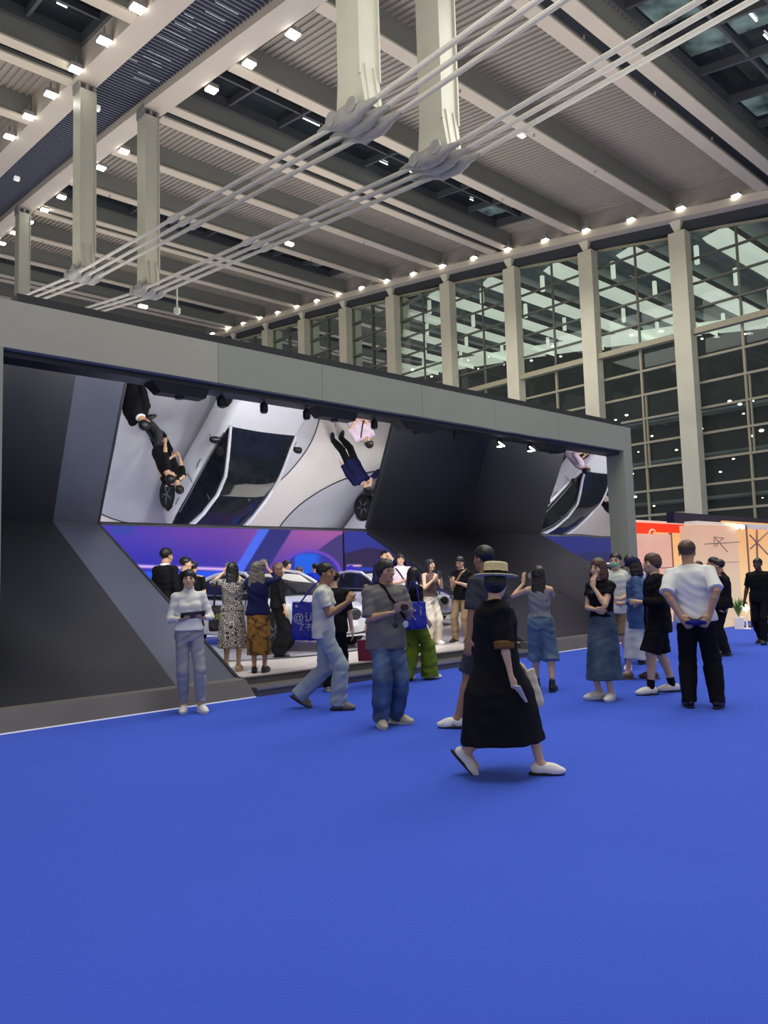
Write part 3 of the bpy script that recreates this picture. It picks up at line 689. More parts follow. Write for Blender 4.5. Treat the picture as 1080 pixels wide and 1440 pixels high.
def hand(f, w, hd, pn, curl, s, side, sk=1.0, spread=.3):
    hd, pn = nrm(hd), nrm(V3(pn)-nrm(hd)*(V3(pn)@nrm(hd))); cx = np.cross(hd, pn)   # across
    f.loft(w-hd*.01*s, w+hd*.088*s, cx, [(0, .026*s*sk, .019*s), (.4, .036*s*sk, .016*s), (.85, .041*s*sk, .014*s), (1, .038*s*sk, .012*s)], .012*s, flat=False) if False else f.ell(w+hd*.048*s, (.040*s*sk, .052*s, .017*s), .014*s, np.stack([cx, hd, pn], 1))
    kn = w+hd*.085*s
    for i, (o, L) in enumerate(((-.030, .070), (-.010, .082), (.010, .077), (.029, .060))):
        p = kn+cx*o*s*sk; d = nrm(hd+cx*o*spread*8); ang = 0; r = .0095*s
        for j, fr in enumerate((.45, .32, .26)):
            ang += curl*(.75 if j == 0 else .95); dd = d*math.cos(ang)+pn*math.sin(ang); q = p+dd*L*s*fr
            f.cone(p, q, r, r*.9, .005*s); p = q; r *= .92
    sd = -side
    p = w+hd*.018*s+cx*.028*s*sd*sk; d = nrm(hd*.75+cx*.75*sd+pn*(.35+.5*curl)); q = p+d*.036*s; f.cone(p, q, .0145*s, .012*s, .010*s)
    d = nrm(hd*1.0+cx*.25*sd+pn*(.4+.9*curl)); r_ = q+d*.03*s; f.cone(q, r_, .012*s, .0105*s, .006*s); f.cone(r_, r_+nrm(d+pn*.3*curl)*.024*s, .0105*s, .009*s, .005*s)
def person(loc, face, H, label, sex='m', sk='light', pel=(0, 0, .93), lean=0, side=0, twist=0, head=(0, 0, 0), arms=None, legs=None, top=None, bottom=None, hair=('short', None), shoes=None, h=.009, girth=1.0, facey=True, extra=None, group=None, jacket=None, res_cloth=None):
    loc = V3(loc); psi = math.atan2(-loc[1], -loc[0])+math.radians(face); e = empty('person', loc, psi-PI/2); s = H/1.70
    fem = sex == 'f'; g = girth; S = lambda v: V3(v)*s; ms = skin(sk); hc_ = res_cloth or h*1.15
    P = S(pel); up = nrm((math.sin(side), math.sin(lean), math.cos(lean)*math.cos(side))); rt0 = V3(1, 0, 0); fw0 = V3(0, 1, 0)
    rt = V3(math.cos(twist), math.sin(twist), 0); rt = nrm(rt-up*(rt@up)); fw = np.cross(up, rt)
    shw = (.152 if fem else .178)*s*(.6+.4*g); W = P+up*.13*s; C = P+up*.33*s; NB = P+up*.50*s; hpw = .078*s
    hipw = (.158 if fem else .152)*g
    shl = {1: P+up*.435*s+rt*shw, -1: P+up*.435*s-rt*shw}
    arms = arms or {}; legs = legs or {}
    R = rotm(head[0], head[1], head[2] if len(head) > 2 else 0)
    HC = NB+up*.122*s+fw*.025*s+R@S((0, .012, .01)); hs = s*(1.0 if fem else 1.0)
    hp = lambda x, y, z: HC+R@(V3(x, y, z)*hs)
    A = {}
    for sd in (1, -1):
        a = arms.get(sd, dict(t=(.25*sd, .04, .80)))
        t = S(a['t']); el, wr = ik(shl[sd], t, .278*s, .25*s, a.get('e', (.4*sd, -1, -.25)))
        hd = nrm(a.get('h', nrm(wr-el))); pn = a.get('p', (-sd, .2, 0)); A[sd] = (el, wr, hd, V3(pn), a.get('c', .35), a.get('sp', .25))
    G = {}
    for sd in (1, -1):
        l = legs.get(sd, {}); fx, fy = l.get('f', (.10*sd, 0)); lift = l.get('z', 0); tp = l.get('pitch', 0.0); ty = l.get('yaw', -.15*sd)
        an = S((fx, fy, .085+lift)); hip = P+rt0*hpw*sd*1.0-V3(0, 0, .03*s)
        kn, an = ik(hip, an, .43*s, .41*s, l.get('k', (.1*sd, 1, 0)))
        td = V3(math.sin(-ty)*math.cos(tp), math.cos(ty)*math.cos(tp), -math.sin(tp)); G[sd] = (hip, kn, an, td)
    allp = [HC+V3(0, 0, .16*s), P]+[q for k_ in A.values() for q in (k_[0], k_[1], k_[1]+k_[2]*.2*s)]+[q for k_ in G.values() for q in (k_[1], k_[2], k_[2]+k_[3]*.2*s-V3(0, 0, .09*s))]
    lo = np.min(allp, 0)-.14*s; hi = np.max(allp, 0)+.14*s; lo[0] = min(lo[0], P[0]-.3*s); hi[0] = max(hi[0], P[0]+.3*s); lo[1] = min(lo[1], P[1]-.25*s); hi[1] = max(hi[1], P[1]+.25*s)
    # ---- body: one continuous surface
    f = Field(lo, hi, h)
    tw = lambda q: q*s*g
    prof = [(0, tw(.10), tw(.085)), (.14, tw(hipw), tw(.112)), (.30, tw(.15 if fem else .15), tw(.105)), (.45, tw(.122 if fem else .14), tw(.092)), (.65, tw(.136 if fem else .155), tw(.105)), (.82, tw(.135 if fem else .16), tw(.092)), (.93, tw(.085), tw(.066)), (1, tw(.055), tw(.052))]
    f.loft(P-up*.1*s, NB+up*.0*s, rt, prof, .03*s)
    if fem:
        for q in (1, -1): f.ell(P+up*.31*s+rt*.065*s*q+fw*.085*s*g, (.06*s, .05*s, .06*s), .03*s)
    for sd in (1, -1):
        el, wr, hd, pn, cu, sp = A[sd]; sh = shl[sd]; k_ = .88 if fem else 1.0; gg = (.5+.5*g)*k_
        f.cone(NB-up*.035*s+rt*.02*s*sd, sh-up*.008*s, .046*s, .046*s*gg, .03*s)
        f.cone(sh-up*.01*s, el, .047*s*gg, .037*s*gg, .02*s); m1 = el+(wr-el)*.28
        f.cone(el, m1, .037*s*gg, .038*s*gg, .01*s); f.cone(m1, wr, .038*s*gg, .024*s*gg, .01*s)
        f.cone(wr, wr+hd*.03*s, .024*s*gg, .024*s*gg, .012*s); hand(f, wr+hd*.008*s, hd, pn, cu, s*(.93 if fem else 1.0), sd, spread=sp)
        hip, kn, an, td = G[sd]
        f.cone(hip, kn, .080*s*gg*g, .056*s*gg, .03*s); m1 = kn+(an-kn)*.3-V3(0, .012*s, 0)
        f.cone(kn, m1, .054*s*gg, .055*s*gg, .02*s); f.cone(m1, an, .055*s*gg, .035*s*gg, .02*s)
        f.cone(an, an+td*.13*s-V3(0, 0, .05*s)*(1 if abs(td[2]) < .3 else .3), .034*s, .020*s, .02*s); f.cone(an, an-V3(0, .012*s, .04*s), .032*s, .028*s, .02*s)
    f.cone(NB-up*.03*s, NB+up*.06*s+fw*.012*s, .056*s*(.85 if fem else 1), .050*s*(.85 if fem else 1), .03*s)
    f.cone(NB+up*.05*s, hp(0, -.01, -.05), .050*s*(.85 if fem else 1), .050*s, .02*s)
    f.ell(hp(0, -.012, .032), V3(.074, .092, .082)*hs, .012*hs, R)
    f.ell(hp(0, .022, -.04), V3(.056, .062, .072)*hs, .03*hs, R); f.ell(hp(0, .058, -.088), V3(.024, .022, .02)*hs, .025*hs, R)
    for q in (1, -1):
        f.ell(hp(.047*q, .045, -.022), V3(.022, .025, .022)*hs, .02*hs, R)
        f.ell(hp(.075*q, -.012, -.008), V3(.010, .020, .031)*hs, .006*hs, R)
        f.ell(hp(.031*q, .092, .010), V3(.019, .016, .012)*hs, .012*hs, R, 'sub')
    f.cone(hp(0, .080, .018), hp(0, .100, -.022), .009*hs, .0125*hs, .010*hs); f.ell(hp(0, .088, -.028), V3(.018, .014, .010)*hs, .008*hs, R)
    f.ell(hp(0, .078, -.055), V3(.024, .012, .010)*hs, .008*hs, R)
    sobj('body', f, ms, e)
    if facey:
        for q in (1, -1):
            b = Field(hp(.031*q, .08, .01)-.03*hs, hp(.031*q, .08, .01)+.03*hs, .0035); b.ell(hp(.031*q, .0775, .009), V3(.0135, .010, .0062)*hs, .002, R); sobj('eye', b, m_eye, e)
            b = Field(hp(.033*q, .08, .032)-.03*hs, hp(.033*q, .08, .032)+.03*hs, .0035); b.ell(hp(.034*q, .0785, .031), V3(.018, .012, .0042)*hs, .002, R); sobj('eyebrow', b, m_brow, e)
        b = Field(hp(0, .085, -.055)-.035*hs, hp(0, .085, -.055)+.035*hs, .0035); b.ell(hp(0, .084, -.055), V3(.021, .0085, .0075)*hs, .002, R); sobj('lips', b, m_lip, e)
    # ---- hair
    st = hair[0]; mh = hair[1] or m_hair
    if st:
        long_ = st in ('long', 'bob', 'longwide')
        b = Field(HC-.17*s-(V3(0, 0, .42*s) if st in ('long', 'longwide') else 0), HC+.19*s, h*.9)
        b.ell(hp(0, -.018, .043), V3(.086, .103, .088)*hs, .004, R)
        if long_ or st == 'full': b.ell(hp(0, -.03, .01), V3(.094, .095, .095)*hs, .01, R)
        xx, yy_, zz = b.ax[0][:, None, None]-HC[0], b.ax[1][None, :, None]-HC[1], b.ax[2][None, None, :]-HC[2]
        lx, ly, lz = [(R[0, i]*xx+R[1, i]*yy_+R[2, i]*zz)/hs for i in range(3)]
        if st == 'short': zm = np.interp(ly.ravel(), [-.12, -.06, -.03, .0, .02, .05, .075, .1], [-.075, -.07, -.02, .0, .025, .045, .058, .062]).reshape(ly.shape)
        elif st in ('full', 'capped'): zm = np.interp(ly.ravel(), [-.12, -.06, -.03, .0, .03, .05, .07, .1], [-.095, -.09, -.05, -.025, -.015, .03, .036, .036]).reshape(ly.shape)
        else: zm = np.interp(ly.ravel(), [-.12, -.03, .0, .03, .05, .07, .1], [-.11, -.10, -.09, -.05, .0, .045, .05]).reshape(ly.shape)
        b.D = np.maximum(b.D, ((zm-lz)*hs).astype(np.float32))
        if st == 'bob':
            for q in (1, -1): b.loft(hp(.07*q, -.01, .03), hp(.082*q, .0, -.125), R@V3(1, 0, 0), [(0, .02*s, .05*s), (.6, .03*s, .06*s), (1, .022*s, .05*s)], .02*s, flat=False)
            b.loft(hp(0, -.07, .04), hp(0, -.075, -.13), R@V3(1, 0, 0), [(0, .06*s, .03*s), (.6, .095*s, .045*s), (1, .085*s, .03*s)], .03*s, flat=False)
        if st in ('long', 'longwide'):
            wd = 1.0 if st == 'long' else 1.35
            bt = HC+V3(0, 0, -.36*s)-fw*.12*s
            b.loft(hp(0, -.06, .05), bt, rt, [(0, .06*s*wd, .04*s), (.35, .092*s*wd, .05*s), (.75, .10*s*wd, .045*s), (1, .06*s*wd, .02*s)], .03*s, flat=False, fold=(7, .06, 1))
            for q in (1, -1): b.loft(hp(.07*q, -.02, .03), hp(.085*q, -.02, -.14), R@V3(1, 0, 0), [(0, .02*s, .045*s), (.6, .024*s, .05*s), (1, .016*s, .03*s)], .02*s, flat=False)
        if st == 'bun': b.ell(hp(0, -.125, .0), V3(.035, .035, .035)*hs, .01, R)
        if st == 'ponytail': b.cone(hp(0, -.11, .02), hp(0, -.15, -.12), .032*s, .018*s, .02)
        b.ripple(.0025, 2.2); sobj('hair', b, mh, e)
    # ---- bottom
    if bottom:
        ty, mb_ = bottom['type'], bottom['mat']; wz = bottom.get('waist', .10)
        b = Field(lo, V3(hi[0], hi[1], P[2]+.32*s), hc_); ez = bottom.get('ease', .012)*s
        if ty in ('trousers', 'shorts', 'culottes'):
            b.loft(P-up*.10*s, P+up*wz*s, rt0, [(0, tw(.125)+ez, tw(.105)+ez), (.35, tw(hipw)+ez*.5, tw(.112)+ez), (.75, tw(.142 if not fem else .135)+ez*.5, tw(.102)+ez*.6), (1, tw(.132 if not fem else .118)+ez*.5, tw(.096)+ez*.5)], .03*s)
            for sd in (1, -1):
                hip, kn, an, td = G[sd]; w0, w1, w2 = bottom.get('w', (.088, .072, .06)); 
                dn = nrm(an-kn)
                if ty == 'trousers':
                    hem = an+dn*bottom.get('drop', .03)*s; b.cone(hip+V3(0, 0, .02*s), kn, w0*s*g, w1*s, .03*s)
                    b.cone(kn, kn+(hem-kn)*.5, w1*s, (w1*.5+w2*.5)*s, .03*s)
                    b.loft(kn+(hem-kn)*.2, hem, rt0, [(0, w1*.97*s, w1*.97*s), (.5, (w1*.55+w2*.45)*s, (w1*.5+w2*.5)*s*1.04), (1, w2*s, w2*s*1.12)], .04*s, fold=(5, .03, sd))
                else:
                    t = bottom.get('hem', .9)
                    if t <= 1: b.loft(hip+V3(0, 0, .05*s), hip+(kn-hip)*t, rt0, [(0, w0*s*g, w0*s*g*1.1), (1, w1*s, w1*s*1.05)], .03*s, fold=(6, .03, sd))
                    else:
                        b.loft(hip+V3(0, 0, .05*s), kn, rt0, [(0, w0*s*g, w0*s*g*1.1), (1, w1*s, w1*s*1.05)], .03*s, flat=False)
                        b.loft(kn, kn+(an-kn)*(t-1), rt0, [(0, w1*s, w1*s*1.05), (1, w2*s, w2*s*1.05)], .025*s, fold=(6, .03, sd))
            nm = ty
        else:
            zh = bottom['hem']*s; tpz = P+up*wz*s; cxh = (G[1][2]+G[-1][2])/2; B_ = V3(cxh[0]+bottom.get('dx', 0)*s, cxh[1]+bottom.get('dy', 0)*s, zh)
            B_[:2] = P[:2]+(B_[:2]-P[:2])*.8
            wa, wb = bottom.get('w', (.17, .24)); da, db = bottom.get('d', (.13, .2))
            b.loft(tpz, B_, rt0, [(0, tw(.138)+ez, tw(.10)+ez), (.2, tw(wa), tw(da)), (.45, tw((wa+wb)/2), tw((da+db)/2)), (1, wb*s, db*s)], .02*s, fold=bottom.get('fold', (9, .04, 0)))
            nm = 'skirt'
        b.ripple(bottom.get('rip', .0035)); sobj(nm, b, mb_, e)
        if bottom.get('belt'):
            q = Field(P-.3*s, P+.4*s, hc_); q.loft(P+up*(wz-.03)*s, P+up*(wz+.005)*s, rt0, [(0, tw(.142)+ez, tw(.104)+ez), (1, tw(.14)+ez, tw(.103)+ez)], .01); sobj('waistband', q, bottom['belt'], e)
    # ---- top (and jacket)
    def upper(nm, tp):
        ez = tp.get('ease', .014)*s; b = Field(lo-.06*s, hi+.06*s, hc_); hem = tp.get('hem', -.06)
        A0 = P+up*hem*s; L = .50-hem; tt = lambda q: (q-hem)/L
        base = [(.0, hipw if not fem else .158, .114), (.12, .142 if not fem else .126, .102), (.3, .158 if not fem else .138, .108), (.38, .162 if not fem else .14, .100), (.435, .135, .085), (.47, .085, .068), (.50, .058, .056)]
        pr = [(0, tw(hipw+.01 if hem < 0.05 else .14)+ez*tp.get('flare', 1.0), tw(.115)+ez*tp.get('flare', 1.0))]+[(tt(q), tw(a)+ez*(1 if q < .45 else .5), tw(b_)+ez*(1 if q < .45 else .5)) for q, a, b_ in base if q > hem+.02]
        b.loft(A0, NB, rt, pr, .015*s, fold=None)
        if fem:
            for q in (1, -1): b.ell(P+up*.31*s+rt*.065*s*q+fw*.085*s*g, V3(.065, .055, .065)*s, .03*s)
        sl = tp.get('sleeve', .55); sw = tp.get('sw', .052 if fem else .064)
        for sd in (1, -1):
            el, wr = A[sd][0], A[sd][1]; sh = shl[sd]
            if sl <= 0: continue
            b.cone(NB-up*.04*s+rt*.025*s*sd, sh-up*.01*s, .050*s, .047*s+ez*.4, .03*s)
            if sl <= 1: b.loft(sh-(el-sh)*.02, sh+(el-sh)*sl, fw, [(0, .047*s+ez*.4, .047*s+ez*.4), (.5, (sw*.6+.022)*s, (sw*.6+.022)*s), (1, sw*s, sw*s)], .02*s)
            else:
                b.loft(sh, el, fw, [(0, .046*s+ez*.4, .046*s+ez*.4), (1, sw*.8*s, sw*.8*s)], .02*s, flat=False); b.loft(el, el+(wr-el)*min(sl-1, 1.0), fw, [(0, sw*.8*s, sw*.8*s), (1, sw*.62*s, sw*.62*s)], .02*s)
        if tp.get('turtle'): b.loft(NB-up*.02*s, NB+up*.06*s+fw*.01*s, rt, [(0, .075*s, .07*s), (.5, .062*s, .06*s), (1, .060*s, .058*s)], .02*s)
        elif tp.get('collar'): b.loft(NB-up*.03*s, NB+up*.03*s, rt, [(0, .082*s, .075*s), (1, .066*s, .064*s)], .01*s)
        else: b.ell(NB+up*.035*s+fw*.03*s, V3(.068, .07, .045)*s, .008*s, None, 'sub')
        if tp.get('open'):
            b.loft(A0-up*.1*s+fw*.14*s, NB+fw*.10*s, rt, [(0, tp['open']*s, .09*s), (1, tp['open']*.7*s, .07*s)], .01*s, 'sub')
        b.ripple(tp.get('rip', .004), 1.0, H); return sobj(nm, b, tp['mat'], e)
    if top: upper(top.get('name', 'shirt'), top)
    if jacket: upper(jacket.get('name', 'jacket'), jacket)
    # ---- shoes
    if shoes:
        for sd in (1, -1):
            hip, kn, an, td = G[sd]; fdir = nrm(td); flat_ = abs(fdir[2]) < .12
            un = nrm(V3(0, 0, 1)-fdir*fdir[2]); rx = np.cross(fdir, un); Rf = np.stack([rx, fdir, un], 1)
            b = Field(an-.24*s, an+.26*s, min(h, .008)); base = an-un*.085*s; fp = lambda x, y, z: base+Rf@(V3(x, y, z)*s)
            b.ell(fp(0, -.02, .055), V3(.042, .06, .052)*s, .01, Rf); b.ell(fp(0, .06, .05), V3(.044, .085, .048)*s, .03, Rf); b.ell(fp(0, .115, .033), V3(.045, .085, .036)*s, .03, Rf)
            if shoes.get('high'): b.cone(fp(0, -.02, .06), fp(0, -.01, shoes['high']), .040*s, .042*s, .02)
            b.cut(fp(0, 0, .002), -un); so = sobj('shoe', b, shoes['mat'], e)
            b = Field(an-.24*s, an+.26*s, min(h, .008)); b.loft(fp(0, .045, 0), fp(0, .045, .024), rx, [(0, .046*s, .142*s), (1, .047*s, .145*s)], .004)
            sobj('sole', b, shoes.get('sole', shoes['mat']), so)
            if shoes['mat'] in (m_ws, m_cs) and h < .009:
                q = MB()
                for t in (.045, .068, .091, .114): q.tube([tuple(fp(-.024, t, .082-.30*(t-.045))), tuple(fp(0, t-.004, .093-.30*(t-.045))), tuple(fp(.024, t, .082-.30*(t-.045)))], .0045*s, 5)
                q.build('laces', mat('lace_grey', srgb(186, 184, 178), .8), so, True)
            if shoes.get('stripe'):
                q = MB()
                for q_ in (1, -1):
                    for (a_, b_) in ((.02, .075), (.045, .10)): q.tube([tuple(fp(.045*q_, a_, .028)), tuple(fp(.038*q_, b_, .060))], .004*s, 5)
                    q.tube([tuple(fp(.043*q_, .09, .028)), tuple(fp(.04*q_, .03, .062))], .004*s, 5)
                q.build('stripe', m_bsole, so, True)
            if shoes.get('sock'):
                b = Field(an-.1*s, an+.3*s, hc_); b.loft(an-nrm(an-kn)*0-V3(0, 0, .02*s), an-nrm(an-kn)*shoes.get('sockh', .12)*s, rt0, [(0, .042*s, .044*s), (1, .046*s, .048*s)], .01); sobj('sock', b, shoes['sock'], e)
    tag(e, label, 'person', group)
    info = dict(e=e, A=A, G=G, P=P, NB=NB, HC=HC, R=R, s=s, up=up, rt=rt, fw=fw, shl=shl, hp=hp, hs=hs, lo=lo, hi=hi)
    return info
def wpt(info, v):       # a point of the person's own frame in the world
    e = info['e']; a = e.rotation_euler[2]; return V3(e.location[0]+v[0]*math.cos(a)-v[1]*math.sin(a), e.location[1]+v[0]*math.sin(a)+v[1]*math.cos(a), e.location[2]+v[2])
def height(loc, hy, extra=0):
    """stature so that the crown of someone standing at loc shows at picture row hy"""
    a, b = .8, 2.6
    for _ in range(30):
        m = (a+b)/2; y = proj((loc[0], loc[1], loc[2]+m))[1]
        if y > hy: a = m
        else: b = m
    return a
# ------------------------------------------------------------------ fabrics with a pattern
def patterned(name, c1, c2, kind):
    m = bpy.data.materials.new(name); m.use_nodes = True; nt = m.node_tree; N = nt.nodes; L = nt.links; b = N['Principled BSDF']; b.inputs['Roughness'].default_value = .75
    tc = N.new('ShaderNodeTexCoord'); rp = N.new('ShaderNodeValToRGB'); E0, E1 = rp.color_ramp.elements
    if kind == 'scallop':
        v = N.new('ShaderNodeTexVoronoi'); v.feature = 'F1'; v.inputs['Scale'].default_value = 15; v.inputs['Randomness'].default_value = .35
        mm = N.new('ShaderNodeMath'); mm.operation = 'MULTIPLY'; mm.inputs[1].default_value = 22; sn = N.new('ShaderNodeMath'); sn.operation = 'SINE'
        L.new(tc.outputs['Object'], v.inputs['Vector']); L.new(v.outputs['Distance'], mm.inputs[0]); L.new(mm.outputs[0], sn.inputs[0]); L.new(sn.outputs[0], rp.inputs['Fac']); E0.position = .05; E1.position = .3
    elif kind == 'batik':
        v = N.new('ShaderNodeTexNoise'); v.inputs['Scale'].default_value = 10; v.inputs['Detail'].default_value = 5; L.new(tc.outputs['Object'], v.inputs['Vector']); L.new(v.outputs['Fac'], rp.inputs['Fac']); E0.position = .40; E1.position = .50
    elif kind == 'knit':
        v = N.new('ShaderNodeTexWave'); v.inputs['Scale'].default_value = 26; v.inputs['Distortion'].default_value = 3; L.new(tc.outputs['Object'], v.inputs['Vector']); L.new(v.outputs['Fac'], rp.inputs['Fac']); E0.position = .2; E1.position = .8
    elif kind == 'denim':
        v = N.new('ShaderNodeTexNoise'); v.inputs['Scale'].default_value = 5; v.inputs['Detail'].default_value = 6; L.new(tc.outputs['Object'], v.inputs['Vector']); L.new(v.outputs['Fac'], rp.inputs['Fac']); E0.position = .35; E1.position = .68
    E0.color = (*c1, 1); E1.color = (*c2, 1); L.new(rp.outputs['Color'], b.inputs['Base Color']); return m
def cloth(name, r, g, b, **k): return mat('cloth_'+name, srgb(r, g, b), k.pop('rough', .85), spec=.2, var=k.pop('var', .08), scale=8, bump=k.pop('bump', .25), bscale=140, **k)
K = dict(white=cloth('white', 226, 227, 222), cream=cloth('cream', 218, 208, 188), black=cloth('black', 15, 15, 19), black2=cloth('soft_black', 24, 23, 28), navy=cloth('navy', 22, 24, 66), grey=cloth('grey', 112, 112, 110), dgrey=cloth('dark_grey', 62, 64, 68),
         wool=cloth('wool_grey', 150, 152, 158), khaki=cloth('khaki', 150, 128, 98), brown=cloth('brown', 98, 80, 74), olive=cloth('olive', 118, 126, 112), blue=cloth('royal_blue', 22, 50, 190), dblue=cloth('deep_blue', 24, 36, 108),
         pink=cloth('pale_pink', 226, 208, 222), green=cloth('leaf_green', 104, 128, 34), pale=cloth('pale_denim', 152, 164, 172), offw=cloth('off_white', 206, 210, 200), cuff=cloth('brown_cuff', 112, 84, 44), beige=cloth('beige', 134, 112, 88))
K['denim'] = patterned('denim_blue', srgb(44, 62, 96), srgb(92, 118, 152), 'denim'); K['denim2'] = patterned('denim_teal', srgb(48, 66, 82), srgb(78, 98, 112), 'denim'); K['denim3'] = patterned('denim_light', srgb(84, 108, 124), srgb(112, 136, 150), 'denim')
K['djack'] = patterned('denim_jacket', srgb(44, 74, 118), srgb(70, 104, 148), 'denim')
K['scallop'] = patterned('scallop_print', srgb(44, 42, 44), srgb(176, 170, 160), 'scallop'); K['batik'] = patterned('batik_print', srgb(52, 34, 14), srgb(134, 92, 22), 'batik'); K['knit'] = patterned('grey_knit', srgb(92, 94, 98), srgb(156, 156, 158), 'knit')
m_bs = mat('black_leather', srgb(24, 24, 26), .4); m_sg = mat('shoe_grey', srgb(104, 100, 94), .6); 
m_hgrey = mat('hair_ash', srgb(92, 88, 76), .5, var=.35, scale=30, bump=.3, bscale=60); m_hbr = m_hairb
m_paper = mat('lettering_grey', srgb(178, 180, 190), .6); m_yel = mat('lettering_yellow', srgb(168, 168, 60), .6)
SH = dict(white=dict(mat=m_ws), black=dict(mat=m_bs), grey=dict(mat=m_sg, sole=m_bsole), cream=dict(mat=m_cs))
def sh(k, **q): d = dict(SH[k]); d.update(q); return d
def T(m, **k): return dict(mat=K[m], **k)
def toward_cam(p): return math.atan2(-p[1], -p[0])-PI/2      # rz that makes local +y look at the camera's side
def tote(loc, rz, w, h, m, label, strap=.3, text=None, d=.05, logo=None, handles=True, flare=.9, tilt=0, hx=0):
    e = empty('tote_bag', loc, rz); f = Field((-w, -.2, -h-.05), (w, .2, .1), .012)
    f.loft((0, 0, -h), (0, 0, 0), (1, 0, 0), [(0, w*.44, d*.9), (.15, w*.5, d), (.7, w*.5*(.5+.5*flare)+.0, d*.7), (1, w*.5, d*.35)], .02)
    x = f.ax[0][:, None, None]; f.D = np.maximum(f.D, (np.abs(x)-w*.48).astype(np.float32)); f.ripple(.003, 1.2); sobj('bag_body', f, m, e)
    if handles:
        for s in (-1, 1):
            q = MB(); q.tube([(-w*.22, s*.02, -.02), (-w*.16+hx*.6, s*.02, strap*.6), (-.02+hx, s*.01, strap), (.02+hx, s*.01, strap), (w*.16+hx*.6, s*.02, strap*.6), (w*.22, s*.02, -.02)], .011, 6); q.build('handle', m, e, True)
    if logo: logo(e, w, h, d)
    tag(e, label, 'bag'); e.rotation_euler[1] = tilt; return e
def text(parent, s, size, loc, rz, m, name='lettering'):
    c = bpy.data.curves.new(name, 'FONT'); c.body = s; c.size = size; c.extrude = .001; c.align_x = 'CENTER'; c.align_y = 'CENTER'
    o = bpy.data.objects.new(name, c); COL.objects.link(o); bpy.context.view_layer.update(); me = bpy.data.meshes.new_from_object(o.evaluated_get(bpy.context.evaluated_depsgraph_get())); bpy.data.objects.remove(o); bpy.data.curves.remove(c)
    me.materials.clear(); o = link(name, me, m, parent)
    o.location = loc; o.rotation_euler = (PI/2, 0, rz); return o
def strap(e, pts, m, name='strap', r=.012):
    q = MB(); q.tube(pts, r, 6); return q.build(name, m, e, True)
def phone(p, rz, m, label, tilt=0.0, big=1.0, name='phone', cat='phone'):
    e = empty(name, p, rz); q = MB(); q.box(-.037*big, .037*big, -.005, .005, -.075*big, .075*big); q.build('case', m, e); q = MB(); q.box(-.034*big, .034*big, .005, .0058, -.07*big, .07*big); q.build('display', mat('display', srgb(40, 46, 60), .15), e)
    e.rotation_euler = (tilt, 0, rz); tag(e, label, cat); return e
P_ = {}
# 1 host in white turtleneck
L = at_z(268, 1001); rz = 6
I = person(L, 4, height(L, 799), 'person in white turtleneck and grey trousers holding a dark tablet, facing out', 'f', 'light', head=(-.12, .05, 0), pel=(.01, 0, .93),
    arms={1: dict(t=(.13, .25, 1.10), h=(-.55, .75, .1), p=(-.3, -.2, 1), c=.55, e=(.5, -.8, -.4)), -1: dict(t=(-.15, .25, 1.11), h=(.6, .7, .1), p=(.3, -.2, 1), c=.55, e=(-.5, -.8, -.4))},
    legs={1: dict(f=(.08, .0), yaw=-.15), -1: dict(f=(-.115, .10), yaw=.25)}, top=T('white', sleeve=1.95, turtle=True, hem=.03, ease=.018), bottom=dict(type='trousers', mat=K['wool'], w=(.088, .068, .052), drop=-.045, waist=.13, rip=.0045), hair=('full', None), shoes=sh('white'), h=.0075, girth=1.0)
def tablet(I):
    s = I['s']; a = I['A']; c = (a[1][1]+a[-1][1])/2+V3(0, .075, .045)*s
    e = empty('tablet', wpt(I, c), I['e'].rotation_euler[2]); q = MB(); q.box(-.135, .135, -.09, .09, -.006, .006); q.build('cover', mat('tablet_cover', srgb(20, 34, 44), .4), e); q = MB(); q.box(-.125, .125, -.08, .08, .006, .0066); q.build('display', mat('display', srgb(40, 46, 60), .15), e)
    e.rotation_euler = (.42, .06, I['e'].rotation_euler[2]); tag(e, 'dark tablet held in both hands by the person in white turtleneck', 'tablet')
tablet(I)
# 2-4 men by the left panel
L = V3(*at_y(232, 800, 11.3)[:2], ST); person(L, 132, height(L, 769), 'man in black suit and white collar behind the left sloping panel', 'm', 'mid', top=T('white', sleeve=1.9, collar=True, ease=.01, name='shirt'), jacket=dict(name='suit_jacket', mat=K['black'], sleeve=1.95, hem=-.14, ease=.03, sw=.075), bottom=dict(type='trousers', mat=K['black']), hair=('short', None), shoes=sh('black'), girth=1.12, facey=False)
L = V3(*at_y(259, 800, 12.6)[:2], ST); person(L, 100, height(L, 782), 'man in black shirt beside the suited man, facing the cars', 'm', 'light', arms={1: dict(t=(.2, .12, .85)), -1: dict(t=(-.08, .22, 1.0), h=(.6, .6, 0))}, top=T('black2', sleeve=.8, ease=.02), bottom=dict(type='trousers', mat=K['dgrey']), hair=('short', None), shoes=sh('black'))
L = V3(*at_y(271, 800, 12.9)[:2], ST); person(L, 160, height(L, 788), 'dark haired person half hidden behind the man in black shirt', 'm', 'light', top=T('black', sleeve=.8), bottom=dict(type='trousers', mat=K['black']), hair=('short', None), shoes=sh('black'), h=.011, facey=False)
